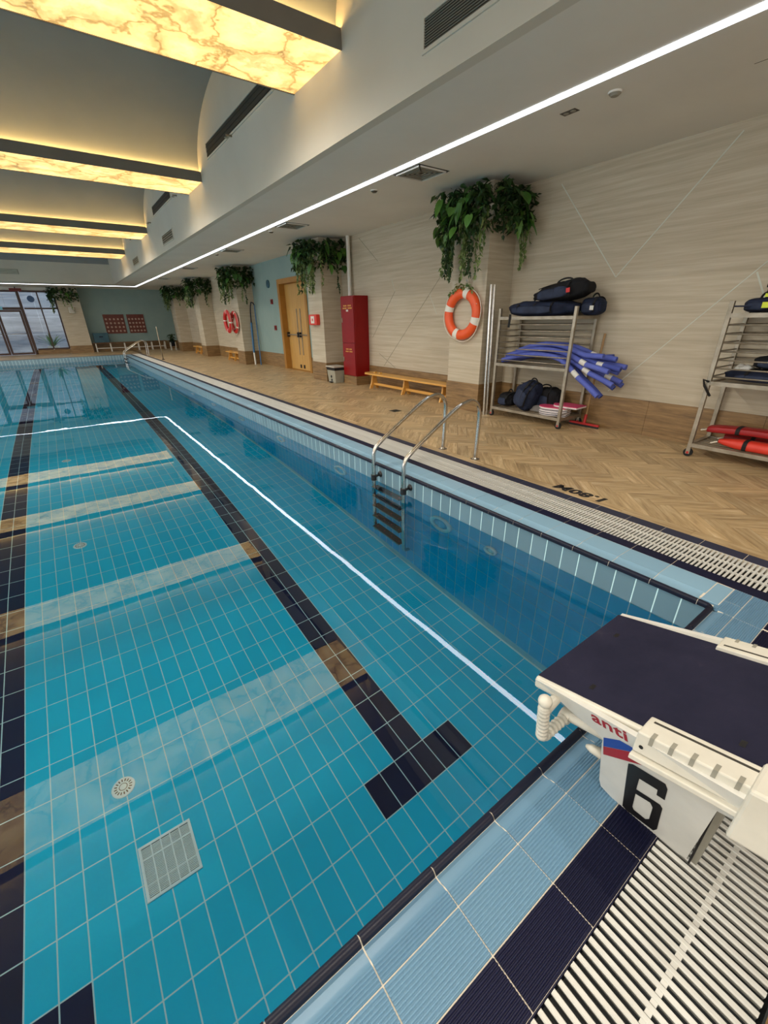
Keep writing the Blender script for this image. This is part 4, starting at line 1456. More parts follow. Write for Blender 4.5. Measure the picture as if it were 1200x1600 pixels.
def bag(label, c, dims, seed, m='bag_navy', group=None, pocket='x-', straps=2, patch=None, rot=0.0, tilt=0.0, lump=0.055, taper=0.0):
    """a soft bag with pocket, seams, straps and handle; built upright at the origin and then turned"""
    base = (c[0], c[1], c[2])
    t = thing('bag', label, 'bag', base, group)
    sx, sy, sz = dims
    M = Matrix.Translation(base) @ Matrix.Rotation(rot, 4, 'Z') @ Matrix.Rotation(tilt, 4, 'X')

    def put(mb, name, mm, par=t, smooth=True):
        mb.v = [tuple(M @ Vector(v)) for v in mb.v]
        return mb.build(name, mm, par, smooth=smooth)

    put(soft((0, 0, sz / 2), sx, sy, sz, seed, lump, taper=taper), 'body', m)
    put(soft((-sx * 0.47, sy * 0.05, sz * 0.42), sx * 0.22, sy * 0.62, sz * 0.55, seed + 1, lump * 0.7), 'pocket', 'bag_panel')
    put(soft((-sx * 0.05, -sy * 0.475, sz * 0.45), sx * 0.6, sy * 0.14, sz * 0.55, seed + 2, lump * 0.7), 'end_pocket', m)
    for k in range(straps):
        y = sy * (-0.26 + 0.26 * k)
        pts = [(-sx * 0.60 * math.cos(a) * (0.9 + 0.1 * abs(math.sin(a))), y, sz * 0.50 + sz * 0.535 * math.sin(a)) for a in [-0.6 + i * (PI + 1.0) / 14 for i in range(15)]]
        sb_ = MB()
        for a, b in zip(pts[:-1], pts[1:]):
            sb_.bar(a, b, 0.028, 0.006, up=(0, 1, 0) if False else (0.01, 0, 1))
        put(sb_, 'strap', 'strap_black', smooth=False)
    h = [(0.02 + 0.0 * i, sy * 0.16 * math.cos(PI * i / 10), sz * 0.98 + 0.05 * math.sin(PI * i / 10)) for i in range(11)]
    put(MB().tube(h, 0.010, 6), 'handle', 'strap_black')
    zp = [(-sx * 0.30, -sy * 0.40 + sy * 0.8 * i / 10, sz * (0.93 - 0.10 * abs(i / 5 - 1) ** 2)) for i in range(11)]
    put(MB().tube(zp, 0.006, 5), 'zip', 'bag_black')
    if patch:
        put(MB().box(-sx * 0.60, -sx * 0.585, -sy * 0.32, -sy * 0.32 + 0.05, sz * 0.30, sz * 0.30 + 0.05), 'patch', patch, smooth=False)
    return t


top = 1.44
bag('long navy kit bag lying on the top of the noodle trolley', (3.08, 3.47, top), (0.38, 1.02, 0.19), 21, group='navy kit bags on the noodle trolley', straps=3)
bag('bulky navy rucksack lying across the kit bag on the noodle trolley', (3.10, 3.17, top + 0.175), (0.42, 0.74, 0.23), 22, 'bag_black', 'navy kit bags on the noodle trolley', patch='bag_red', tilt=-0.12, taper=0.4, lump=0.08)
bag('small navy bag with white tag at the near end of the noodle trolley top', (3.22, 2.80, top), (0.26, 0.26, 0.21), 23, group='navy kit bags on the noodle trolley', patch='label_paper', straps=1)
bag('navy rucksack slumped upright on the lowest shelf of the noodle trolley', (3.02, 3.55, 0.155), (0.30, 0.32, 0.44), 24, group='navy kit bags on the noodle trolley', tilt=0.32, lump=0.09, taper=0.3)
bag('black holdall behind the rucksack on the lowest shelf', (3.22, 3.30, 0.155), (0.26, 0.52, 0.32), 25, 'bag_black', 'navy kit bags on the noodle trolley', tilt=-0.1)
bag('low black mesh bag at the column end of the lowest shelf', (3.08, 3.86, 0.155), (0.32, 0.24, 0.20), 26, 'bag_black', 'navy kit bags on the noodle trolley', straps=1, lump=0.1)
# straps hanging from the top shelf
hs1 = MB()
hs1.bar((2.845, 3.82, 1.47), (2.845, 3.83, 1.30), 0.035, 0.006, up=(1, 0, 0))
o = hs1.build('hanging_strap', 'strap_black')
tag(o, 'black strap end hanging over the front rail of the noodle trolley', 'strap')

# noodles
NOODLES = [  # (y start, x, z, y end, x end, z end, bow, tone): three layers, laid side by side
    (3.95, 2.925, 0.84, 2.36, 2.90, 0.50, 0.13, 0), (3.92, 2.995, 0.84, 2.24, 2.985, 0.64, 0.12, 0), (3.96, 3.065, 0.84, 2.40, 3.07, 0.47, 0.14, 1),
    (3.93, 3.135, 0.84, 2.22, 3.155, 0.66, 0.12, 0), (3.95, 3.205, 0.84, 2.34, 3.24, 0.57, 0.13, 1), (3.90, 3.275, 0.84, 2.28, 3.325, 0.60, 0.12, 0),
    (3.90, 2.96, 0.907, 2.30, 2.945, 0.80, 0.13, 0), (3.86, 3.03, 0.907, 2.20, 3.03, 0.83, 0.13, 1), (3.88, 3.10, 0.907, 2.26, 3.115, 0.78, 0.14, 0),
    (3.85, 3.17, 0.907, 2.22, 3.20, 0.84, 0.12, 0), (3.86, 3.24, 0.907, 2.45, 3.285, 0.95, 0.12, 1), (3.75, 2.995, 0.974, 2.42, 2.985, 0.97, 0.13, 0),
    (3.70, 3.135, 0.974, 2.34, 3.16, 0.93, 0.12, 0)]
nlab = ['drooping outside the front post', 'second from the front in the bottom layer', 'drooping lowest below the shelf', 'fourth from the front in the bottom layer', 'fifth from the front in the bottom layer', 'nearest the wall in the bottom layer',
        'front one of the middle layer with white label', 'second of the middle layer with white label', 'third of the middle layer', 'fourth of the middle layer', 'nearest the wall in the middle layer', 'front one of the two on top', 'rear one of the two on top']
for k, (ya, xa, za, yb, xb, zb, bow, tone) in enumerate(NOODLES):
    t = thing('foam_noodle', 'blue foam swimming noodle on the trolley, ' + nlab[k], 'noodle', (xa, ya, za), 'blue foam noodles on the trolley')
    pts = []
    for i in range(17):
        u = i / 16
        z = za + bow * math.sin(PI * min(1, u * 1.25)) * 0.9
        if u > 0.60: z += (zb - za) * ((u - 0.60) / 0.40) ** 1.35
        else: z += 0
        pts.append((xa + (xb - xa) * u ** 1.6, ya + (yb - ya) * u, z))
    # keep above the shelf while over the trolley
    pts = [(x, y, max(z, 0.835) if y > 2.80 else z) for x, y, z in pts]
    m_ = 'noodle_dark' if tone else 'noodle_blue'
    MB().tube(pts, 0.033, 12).build('foam', m_, t, smooth=50)
    d = (Vector(pts[-1]) - Vector(pts[-2])).normalized()
    e = Vector(pts[-1])
    MB().tube([e - d * 0.004, e + d * 0.0008], 0.011, 10).build('core_hole', 'noodle_dark' if not tone else 'bag_navy', t)
    if k in (0, 1, 3, 6, 7, 9, 12):
        i0 = (12, 12, 0, 14, 0, 0, 12, 13, 0, 11, 0, 0, 12)[k]
        a, b = Vector(pts[i0]), Vector(pts[i0 + 1])
        MB().tube([a, a.lerp(b, 0.8)], 0.0338, 12, caps=False).build('label', 'label_paper', t, smooth=True)

# kickboards on the lowest shelf
def kickboard(label, x, y, z, rz, m, stripe):
    t = thing('kickboard', label, 'kickboard', (x, y, z), 'kickboards stacked on the trolley')
    out = [(-0.135, -0.19), (0.135, -0.19), (0.14, 0.06)] + [(0.14 * math.cos(a), 0.06 + 0.15 * math.sin(a)) for a in [PI * i / 10 for i in range(1, 10)]] + [(-0.14, 0.06)]
    M = Matrix.Translation((x, y, z)) @ Matrix.Rotation(rz, 4, 'Z')
    for z0, z1, mm, nm in ((0.0, 0.009, 'board_white', 'lower_sheet'), (0.009, 0.019, stripe, 'core'), (0.019, 0.028, m, 'upper_sheet')):
        mb = MB().prism(out, z0, z1)
        mb.v = [tuple(M @ Vector(v)) for v in mb.v]
        mb.build(nm, mm, t)


kz = 0.152
for k, (m_, s_, rz, dx, lb) in enumerate([('board_white', 'board_dark', 0.3, 0.0, 'lowest white and dark striped kickboard of the stack'), ('board_white', 'board_dark', 0.15, -0.02, 'second white and dark striped kickboard of the stack'),
                                          ('board_white', 'board_dark', 0.35, 0.01, 'third white and dark striped kickboard of the stack'), ('board_pink', 'board_white', 0.25, -0.02, 'lower pink kickboard of the stack')]):
    kickboard(lb, 3.05 + dx, 3.02, kz + k * 0.030, rz, m_, s_)
kickboard('topmost pink kickboard sticking out past the trolley post', 3.12, 2.86, kz + 4 * 0.030, 0.05, 'board_pink', 'board_white')
t = thing('kickboard', 'grey round-ended float leaning beside the striped kickboards', 'kickboard', (2.99, 3.25, 0.155), 'kickboards stacked on the trolley')
MB().ext([(2.965 + 0.03 * math.sin(a), 3.27 + 0.11 * math.cos(a), 0.165 + 0.085 * math.sin(a)) for a in [PI * i / 12 for i in range(13)]], (0.03, 0, 0)).build('foam', 'board_grey', t)

# two steel poles leaning against the near column, squeegee against the wall
for x0, lb in ((2.815, 'left'), (2.885, 'right')):
    o = MB().tube([(x0, 4.13, 0.0), (x0 + 0.012, 4.20, 1.87)], 0.020, 14).build('pole', 'steel', smooth=40)
    o.name = 'steel_pole'
    tag(o, 'tall %s steel pole of two standing between column and noodle trolley' % lb, 'pole', 'steel poles by the near column')
sq = thing('squeegee', 'red floor squeegee with wooden handle leaning on the wall behind the noodles', 'squeegee', (3.30, 2.68, 0))
MB().tube([(3.30, 2.68, 0.09), (3.395, 2.68, 1.22)], 0.014, 10).build('handle', 'wood_pole', sq, smooth=40)
MB().tube([(3.288, 2.68, 0.05), (3.304, 2.68, 0.17)], 0.021, 12).build('socket', 'squeegee_red', sq, smooth=40)
MB().box(3.265, 3.305, 2.46, 2.90, 0.028, 0.055).build('head', 'squeegee_red', sq, bevel=0.005)
MB().box(3.278, 3.286, 2.46, 2.90, 0.0, 0.03).build('blade', 'print_black', sq)

# right trolley's load
bx = thing('crate', 'black box with a yellow-green stripe standing on the right trolley', 'box', (3.15, 0.82, 1.44))
MB().box(3.00, 3.30, 0.66, 1.00, 1.44, 1.68).build('body', 'bag_black', bx, bevel=0.012)
MB().box(2.998, 3.302, 0.658, 1.002, 1.575, 1.605).build('stripe', 'hi_vis', bx)
MB().box(2.99, 3.31, 0.65, 1.01, 1.655, 1.69).build('lid', 'bag_black', bx, bevel=0.006)
bag('dark navy strapped bag on the near end of the right trolley top', (3.12, 1.02, 1.442), (0.30, 0.26, 0.13), 31, 'bag_navy', 'dark bags on the right trolley', patch='hi_vis', straps=1)
bag('black bag behind the strapped bag on the right trolley top', (3.12, 0.42, 1.442), (0.30, 0.40, 0.15), 35, 'bag_black', 'dark bags on the right trolley')
bag('flat dark navy folded mat bag on the middle shelf of the right trolley', (3.12, 0.70, 0.806), (0.42, 0.86, 0.12), 32, 'bag_navy', 'dark bags on the right trolley', straps=3)
bag('small black pouch on top of the folded mat bag, right trolley', (3.14, 0.72, 0.93), (0.30, 0.44, 0.13), 33, 'bag_black', 'dark bags on the right trolley', patch='label_paper')
tw = soft((3.16, 1.02, 0.885), 0.2, 0.16, 0.14, 34, 0.12).build('towel', 'label_paper', smooth=True)
tag(tw, 'crumpled white towel at the left end of the right trolley middle shelf', 'towel')
o = MB().tube([(2.835, 1.19, 0.80), (2.83, 1.24, 0.82), (2.835, 1.22, 0.76), (2.85, 1.15, 0.66)], 0.012, 6).build('strap_end', 'strap_black', smooth=True)
tag(o, 'black strap end hanging at the left post of the right trolley', 'strap')
cd = MB().tube([(2.87, 1.20, 1.50), (2.95, 1.06, 1.50), (3.0, 0.8, 1.485), (3.0, 0.5, 1.50), (2.92, 0.1, 1.49)], 0.007, 6).build('elastic_cord', 'bag_panel', smooth=True)
tag(cd, 'dark blue elastic cord stretched across the right trolley top', 'cord')


def rescue_float(label, x, y0, y1, z, m, wd, th, bow, blunt=0.75):
    t = thing('rescue_float', label, 'rescue float', (x, (y0 + y1) / 2, z), 'red rescue floats on the right trolley')
    vs, fs, n = [], [], 12
    N = 16
    for i in range(N + 1):
        u = i / N
        e = min(1, (4 * u + blunt), (4 * (1 - u) + blunt)) ** 0.5
        for j in range(n):
            a = 2 * PI * j / n
            sx = math.copysign(abs(math.cos(a)) ** 0.6, math.cos(a))
            sz = math.copysign(abs(math.sin(a)) ** 0.6, math.sin(a))
            vs.append((x + sx * wd / 2 * e, y0 + (y1 - y0) * u, z + th / 2 + sz * th / 2 * e + bow * math.sin(PI * u)))
    for i in range(N):
        for j in range(n):
            fs.append((i * n + j, i * n + (j + 1) % n, (i + 1) * n + (j + 1) % n, (i + 1) * n + j))
    fs.append(tuple(range(n - 1, -1, -1)))
    fs.append(tuple(range(N * n, N * n + n)))
    MB().raw(vs, fs).build('foam', m, t, smooth=50)
    for u in (0.33, 0.72):
        y = y0 + (y1 - y0) * u
        zz = z + th / 2 + bow * math.sin(PI * u)
        MB().raw([(x + (wd / 2 + 0.004) * math.copysign(abs(math.cos(a)) ** 0.6, math.cos(a)), y + d, zz + (th / 2 + 0.004) * math.copysign(abs(math.sin(a)) ** 0.6, math.sin(a)))
                  for d in (-0.018, 0.018) for a in [2 * PI * j / 16 for j in range(16)]],
                 [(j, (j + 1) % 16, 16 + (j + 1) % 16, 16 + j) for j in range(16)]).build('strap', 'strap_black', t)
    MB().tube([(x - wd * 0.3, y1 + 0.0, z + th / 2), (x - wd * 0.4, y1 + 0.05, z + th * 0.3), (x, y1 + 0.06, z + 0.02)], 0.008, 6).build('cord', 'rope', t, smooth=True)
    return t


rescue_float('orange-red rescue float with black straps in front on the lowest shelf', 2.97, 0.12, 0.98, 0.152, 'rescue_orange', 0.17, 0.10, 0.0, 0.15)
rescue_float('dark red rescue tube lying on the orange float, topmost', 3.05, 0.15, 1.12, 0.262, 'rescue_red', 0.20, 0.075, 0.03)
rescue_float('red rescue tube at the back of the lowest shelf under the topmost', 3.22, 0.1, 1.0, 0.152, 'rescue_red', 0.16, 0.10, 0.0)

# ------------------------------------------------------------------ things along the right wall
cb = thing('hose_cabinet', 'tall red fire cabinet with gold lettering beside the second column', 'cabinet', (3.15, 8.57, 0))
cx0, cy0, cy1 = 3.02, 8.30, 8.86
MB().box(cx0 + 0.01, WX - 0.016, cy0, cy1, 0, 0.20).build('plinth', 'wood_tile', cb)
MB().box(cx0 + 0.02, WX - 0.005, cy0, cy1, 0.20, 1.92).build('body', 'cab_red', cb, bevel=0.004)
for z0, z1, nm in ((0.215, 0.93, 'lower_door'), (0.94, 1.905, 'upper_door')):
    dd_ = MB().box(cx0, cx0 + 0.022, cy0 + 0.012, cy1 - 0.012, z0, z1).build('door', 'cab_red', cb, bevel=0.004)
    MB().box(cx0 - 0.014, cx0, cy1 - 0.07, cy1 - 0.045, (z0 + z1) / 2 - 0.05, (z0 + z1) / 2 + 0.05).build('handle', 'steel_dull', dd_, bevel=0.003)
for z, rows in ((1.72, (0.34, 0.40)), (0.80, (0.26, 0.30))):
    for i, wd in enumerate(rows):
        pl = MB()
        n = 9
        for k in range(n):
            if k == 4: continue
            y = 8.57 + wd * (0.5 - (k + 0.5) / n)
            pl.box(cx0 - 0.0012, cx0 - 0.0002, y - wd / n * 0.34, y + wd / n * 0.34, z - i * 0.052 - 0.014, z - i * 0.052 + 0.014)
        pl.build('lettering', 'letter_gold', cb)
MB().box(cx0 - 0.0015, cx0 - 0.0002, 8.53, 8.62, 1.60, 1.64).build('label', 'label_paper', cb)
pi_ = MB().tube([(3.33, 8.92, 1.93), (3.33, 8.92, CZ)], 0.042, 14).build('riser_pipe', 'paint_ceiling', smooth=40)
tag(pi_, 'pale riser pipe running up the wall above the red cabinet', 'pipe')

bn = thing('pedal_bin', 'grey pedal bin with black liner between second column and red cabinet', 'bin', (2.95, 8.98, 0))
def frust(x0, x1, y0, y1, z0, z1, g):
    return MB().raw([(x0 + g, y0 + g, z0), (x1 - g, y0 + g, z0), (x1 - g, y1 - g, z0), (x0 + g, y1 - g, z0), (x0, y0, z1), (x1, y0, z1), (x1, y1, z1), (x0, y1, z1)],
                    [(3, 2, 1, 0), (4, 5, 6, 7), (0, 1, 5, 4), (1, 2, 6, 5), (2, 3, 7, 6), (3, 0, 4, 7)])
frust(2.80, 3.10, 8.93, 9.33, 0.0, 0.36, 0.03).build('tub', 'bin_grey', bn, bevel=0.012)
frust(2.797, 3.103, 8.927, 9.333, 0.30, 0.365, 0.004).build('liner', 'strap_black', bn, bevel=0.004)
MB().box(2.78, 3.12, 8.91, 9.35, 0.365, 0.40).build('lid', 'bin_lid', bn, bevel=0.014, seg=3)
MB().box(2.76, 2.83, 9.08, 9.18, 0.012, 0.03).build('pedal', 'strap_black', bn, bevel=0.004)
for z in (0.07, 0.15):
    MB().lathe([(0.0001, 0), (0.035, 0), (0.035, 0.002)], (2.812 if z > .1 else 2.822, 9.13, z), 10, 'x').build('sticker', 'strap_black', bn)


def bench(label, y0, y1, x0=2.97, x1=3.26, h=0.335):
    t = thing('gym_bench', label, 'bench', ((x0 + x1) / 2, (y0 + y1) / 2, 0), 'yellow wooden gym benches by the wall')
    MB().ext([(x0, y0, h - 0.035), (x0, y1 - 0.10, h - 0.035), (x0 + 0.07, y1, h - 0.035), (x1 - 0.07, y1, h - 0.035), (x1, y1 - 0.10, h - 0.035), (x1, y0, h - 0.035)], (0, 0, 0.035)).build('seat', 'bench_wood', t, bevel=0.006)
    xm = (x0 + x1) / 2
    MB().box(xm - 0.02, xm + 0.02, y0 + 0.1, y1 - 0.2, 0.075, 0.125).build('lower_beam', 'bench_wood', t, bevel=0.004)
    n = 3 if y1 - y0 > 2 else 2
    for k in range(n):
        y = y0 + 0.22 + (y1 - y0 - 0.5) * k / (n - 1)
        lg = MB()
        lg.ext([(x0 + 0.02, y, 0.0), (x0 + 0.09, y, 0.0), (xm - 0.02, y, 0.06), (xm + 0.02, y, 0.06), (x1 - 0.09, y, 0.0), (x1 - 0.02, y, 0.0), (xm + 0.07, y, 0.16), (xm + 0.05, y, h - 0.035), (xm - 0.05, y, h - 0.035), (xm - 0.07, y, 0.16)], (0, 0.035, 0))
        lg.build('leg', 'bench_wood', t, bevel=0.003)
    if y1 - y0 > 2:
        for y in (y1 - 0.32, y1 - 0.52):
            MB().box(xm - 0.03, xm + 0.03, y - 0.02, y + 0.02, h, h + 0.03).build('hook_block', 'bench_wood', t, bevel=0.004)
    return t


bench('long yellow wooden gym bench between the red cabinet and the near column', 5.14, 7.95)
bench('short-looking yellow gym bench behind the third column', 16.28, 18.3)
bench('far small yellow gym bench behind the fourth column', 21.33, 23.6)

# wall fittings
ae = thing('defibrillator_box', 'red defibrillator box on the front of the second column', 'box', (CX - 0.06, 9.78, 1.44))  # wall-mounted defibrillator case
MB().box(CX - 0.11, CX, 9.58, 9.98, 1.32, 1.56).build('case', 'aed_red', ae, bevel=0.02, seg=3)
MB().box(CX - 0.1125, CX - 0.109, 9.68, 9.86, 1.36, 1.52).build('label', 'tape_white', ae)
MB().box(CX - 0.1135, CX - 0.1122, 9.74, 9.80, 1.41, 1.47).build('mark', 'aed_red', ae)
for y, z, lb in ((13.82, 1.99, 'upper red call point on the teal wall beside the ochre door'), (13.74, 1.22, 'lower red call point on the teal wall beside the ochre door')):
    t = thing('call_point', lb, 'call point', (WX - 0.02, y, z), 'red call points on the teal wall')
    MB().box(WX - 0.035, WX, y - 0.07, y + 0.07, z - 0.07, z + 0.07).build('case', 'cab_red', t, bevel=0.006)
    MB().box(WX - 0.037, WX - 0.0345, y - 0.04, y + 0.03, z - 0.03, z + 0.045).build('panel', 'strap_black', t)
ck = thing('wall_clock', 'small round teal clock high on the teal wall', 'clock', (WX - 0.02, 13.98, 2.50))
MB().lathe([(0.115, 0.0), (0.115, -0.03), (0.098, -0.036)], (WX, 13.98, 2.5), 28, 'x').build('rim', 'crate_teal', ck, smooth=40)
MB().lathe([(0.0985, -0.033), (0.0001, -0.033)], (WX, 13.98, 2.5), 28, 'x').build('dial', 'paint_teal', ck)
MB().bar((WX - 0.036, 13.98, 2.5), (WX - 0.036, 13.98, 2.575), 0.008, 0.002).bar((WX - 0.036, 13.98, 2.5), (WX - 0.036, 13.93, 2.49), 0.008, 0.002).build('hands', 'strap_black', ck)
cp = thing('rescue_crook', 'blue pool rescue pole with a dark hook leaning in the corner by the third column', 'pole', (3.10, 15.2, 0))
MB().tube([(3.10, 15.2, 0.0), (3.14, 15.32, 0.42)], 0.03, 10).build('white_grip', 'tape_white', cp, smooth=40)
MB().tube([(3.135, 15.31, 0.40), (3.20, 15.38, 1.38)], 0.034, 10).build('pole', 'pole_blue', cp, smooth=40)
MB().tube([(3.20, 15.38, 1.38), (3.23, 15.40, 1.75), (3.25, 15.38, 1.92), (3.25, 15.28, 2.02), (3.25, 15.12, 2.0), (3.25, 15.02, 1.94)], 0.018, 8).build('crook', 'bag_navy', cp, smooth=True)
o = MB().tube([(3.22, 14.98, 0.0), (3.36, 15.30, 1.95)], 0.018, 8).build('net_pole', 'pole_blue', smooth=40)
tag(o, 'thin blue net pole leaning behind the blue rescue pole', 'pole')
for x, y, z, lb, nx in ((CX - 0.08, 21.12, 2.33, 'white speaker on the front of the fourth column', 0), ):
    t = thing('speaker', lb, 'speaker', (x, y, z), 'white speakers on the columns')
    MB().box(CX - 0.18, CX - 0.02, y - 0.12, y + 0.14, z - 0.16, z + 0.16).build('case', 'cream_plastic', t, bevel=0.02)
    MB().box(CX - 0.184, CX - 0.179, y - 0.09, y + 0.11, z - 0.12, z + 0.12).build('grille', 'bin_lid', t)
    MB().box(CX - 0.02, CX, y - 0.03, y + 0.05, z - 0.05, z + 0.05).build('bracket', 'grille_dark', t)
t = thing('speaker', 'white speaker on the far column beside the glass wall', 'speaker', (-1.5, 28.4, 2.07), 'white speakers on the columns')
MB().box(-1.62, -1.38, 28.33, 28.48, 1.93, 2.21).build('case', 'cream_plastic', t, bevel=0.02)
MB().box(-1.59, -1.41, 28.326, 28.331, 1.96, 2.18).build('grille', 'bin_lid', t)
MB().box(-1.54, -1.46, 28.48, 28.50, 2.03, 2.11).build('bracket', 'grille_dark', t)
t = thing('thermostat', 'small dark switch on the beige wall left of the red life rings', 'switch', (WX - 0.01, 18.9, 1.25))
MB().box(WX - 0.03, WX, 18.82, 18.98, 1.17, 1.33).build('case', 'sensor_dark', t, bevel=0.005)
MB().box(WX - 0.033, WX - 0.029, 18.86, 18.94, 1.22, 1.28).build('button', 'grille_dark', t)

# ------------------------------------------------------------------ ceiling fittings
def diffuser(x0, x1, y0, y1, lb):
    t = thing('ceiling_vent', lb, 'vent', ((x0 + x1) / 2, (y0 + y1) / 2, CZ), 'square air vents in the low ceiling')
    MB().box(x0, x1, y0, y1, CZ - 0.004, CZ - 0.0005).build('plate', 'grille_dark', t)
    for k in range(5):
        g = 0.02 + k * 0.045
        for a in ((x0 + g, x1 - g, y0 + g, y0 + g + 0.016), (x0 + g, x1 - g, y1 - g - 0.016, y1 - g), (x0 + g, x0 + g + 0.016, y0 + g, y1 - g), (x1 - g - 0.016, x1 - g, y0 + g, y1 - g)):
            MB().box(*a, CZ - 0.018 + 0.002 * k, CZ - 0.004).build('louvre', 'grille_grey' if k else 'paint_ceiling', t)


for k, (y, lb) in enumerate([(4.65, 'nearest square air vent in the low ceiling, left of the near plant'), (8.55, 'second square air vent in the low ceiling'), (12.3, 'third square air vent in the low ceiling, before the ochre door'),
                             (17.0, 'fourth square air vent in the low ceiling from the front'), (21.5, 'farthest square air vent in the low ceiling')]):
    diffuser(1.58, 2.08, y - 0.26, y + 0.26, lb)
sl = thing('spotlight', 'small dark recessed spotlight in the low ceiling near the right edge', 'light', (1.83, 2.56, CZ))
MB().box(1.79, 1.87, 2.49, 2.64, CZ - 0.003, CZ - 0.0003).build('frame', 'sensor_dark', sl)
for y in (2.53, 2.60):
    MB().lathe([(0.0001, -0.006), (0.022, -0.006), (0.026, -0.0025)], (1.83, y, CZ), 16).build('lens', 'grille_grey', sl)
for x, y, lb in ((1.80, 2.13, 'round smoke detector in the low ceiling, nearest'), (1.77, 5.62, 'second round smoke detector in the low ceiling'), (1.70, 9.3, 'third round smoke detector in the low ceiling'), (1.70, 13.2, 'farthest round smoke detector in the low ceiling')):
    t = thing('smoke_detector', lb, 'detector', (x, y, CZ), 'smoke detectors in the low ceiling')
    MB().lathe([(0.0001, -0.03), (0.03, -0.03), (0.05, -0.012)], (x, y, CZ), 20).build('sensor', 'sensor_dark' if y > 3 else 'grille_grey', t, smooth=40)
    MB().lathe([(0.055, -0.014), (0.055, -0.0003)], (x, y, CZ), 20).build('base', 'paint_ceiling', t, smooth=40)
se = MB().box(2.25, 2.256, 0.3, 1.32, CZ - 0.0015, CZ - 0.0002).build('ceiling_joint', 'grille_dark', ce)


def wall_grille(y0, y1, z0, z1, nsl, lb, frame='paint_upper', cat='vent', slat_m='grille_grey'):
    t = thing('wall_grille', lb, cat, (SX, (y0 + y1) / 2, (z0 + z1) / 2), 'air grilles in the upstand above the low ceiling')
    MB().box(SX - 0.004, SX - 0.0004, y0, y1, z0, z1).build('recess', 'grille_dark', t)
    for a in ((y0 - 0.025, y1 + 0.025, z1, z1 + 0.025), (y0 - 0.025, y1 + 0.025, z0 - 0.025, z0), (y0 - 0.025, y0, z0, z1), (y1, y1 + 0.025, z0, z1)):
        MB().box(SX - 0.014, SX - 0.0004, *a).build('frame', frame, t)
    for k in range(nsl):
        z = z0 + (z1 - z0) * (k + 0.5) / nsl
        h = (z1 - z0) / nsl * 0.27
        MB().raw([(SX - 0.013, y0, z - h), (SX - 0.013, y1, z - h), (SX - 0.004, y1, z + h), (SX - 0.004, y0, z + h), (SX - 0.009, y0, z - h - 0.002), (SX - 0.009, y1, z - h - 0.002)],
                 [(3, 2, 1, 0), (0, 1, 5, 4)]).build('slat', slat_m, t)
    return t


wall_grille(1.4, 2.96, 3.345, 3.52, 11, 'large louvred air grille high on the upstand near the top of the picture')
for y0, y1, lb in ((5.75, 8.68, 'long dark slot grille high on the upstand behind the nearest beam'), (11.74, 13.9, 'second long slot grille behind the second beam'), (16.7, 18.4, 'third short-looking slot grille behind the third beam')):
    wall_grille(y0, y1, 4.005, 4.19, 3, lb, slat_m='grille_dark')
for y0, y1, lb in ((12.2, 13.4, 'nearer small square grille on the upstand below the second slot grille'), (17.6, 18.8, 'farther small square grille on the upstand near the far end')):
    wall_grille(y0, y1, 3.285, 3.475, 4, lb)
for y, z, lb in ((7.41, 3.97, 'nearest small sprinkler head on the upstand'), (11.2, 3.94, 'second small sprinkler head on the upstand'), (14.45, 3.93, 'third small sprinkler head on the upstand')):
    t = thing('sprinkler', lb, 'sprinkler', (SX - 0.05, y, z), 'sprinkler heads on the upstand')
    MB().tube([(SX, y, z), (SX - 0.09, y, z)], 0.014, 8).build('pipe', 'steel_dull', t, smooth=True)
    MB().lathe([(0.012, 0.0), (0.034, -0.008), (0.034, -0.014), (0.0001, -0.016)], (SX - 0.085, y, z - 0.02), 12).build('deflector', 'steel_dull', t)
fg = thing('wall_grille', 'long pale louvre grille on the far upstand above the glass wall', 'vent', (-3.3, 25.8, 3.4), 'air grilles in the upstand above the low ceiling')
MB().box(-4.75, -3.10, 25.785, 25.7995, 3.43, 3.62).build('recess', 'grille_grey', fg)
for k in range(6):
    MB().box(-4.72, -3.13, 25.778, 25.786, 3.445 + k * 0.029, 3.458 + k * 0.029).build('slat', 'inlay', fg)

# ------------------------------------------------------------------ far end
for x0, x1, lb in ((-0.14, 0.87, 'left maroon display board with pale discs on the far wall'), (1.01, 1.88, 'right darker maroon display board with pale discs on the far wall')):
    t = thing('display_board', lb, 'board', ((x0 + x1) / 2, FY - 0.02, 1.38), 'maroon boards on the far wall')
    MB().box(x0, x1, FY - 0.03, FY - 0.0005, 0.90, 1.87).build('board', 'board_maroon', t, bevel=0.004)
    for i in range(5):
        for j in range(4):
            MB().lathe([(0.0001, -0.034), (0.048, -0.033), (0.052, -0.0295)], (x0 + (x1 - x0) * (i + 0.6) / 5.2, FY, 1.03 + j * 0.20), 10, 'y').build('disc', 'disc_pale', t)
bt = thing('far_bench', 'long low brown bench with white metal legs under the maroon boards', 'bench', (0.8, 28.8, 0))
MB().box(-0.95, 2.7, 28.55, 28.95, 0.43, 0.47).build('seat', 'seat_brown', bt, bevel=0.005)
for k in range(6):
    x = -0.85 + k * 0.69
    lg = MB()
    lg.box(x - 0.02, x + 0.02, 28.57, 28.60, 0, 0.43).box(x - 0.02, x + 0.02, 28.90, 28.93, 0, 0.43).box(x - 0.02, x + 0.02, 28.60, 28.90, 0.39, 0.43)
    lg.build('leg', 'tape_white', bt)
MB().box(-0.85, 2.6, 28.58, 28.60, 0.17, 0.20).build('stretcher', 'tape_white', bt)
tc = thing('storage_crate', 'dark teal box standing on the left end of the far bench', 'box', (-0.55, 28.75, 0.47))
MB().box(-0.86, -0.16, 28.58, 28.92, 0.47, 0.93).build('body', 'crate_teal', tc, bevel=0.02)
MB().box(-0.88, -0.14, 28.56, 28.94, 0.90, 0.955).build('lid', 'crate_teal', tc, bevel=0.008)
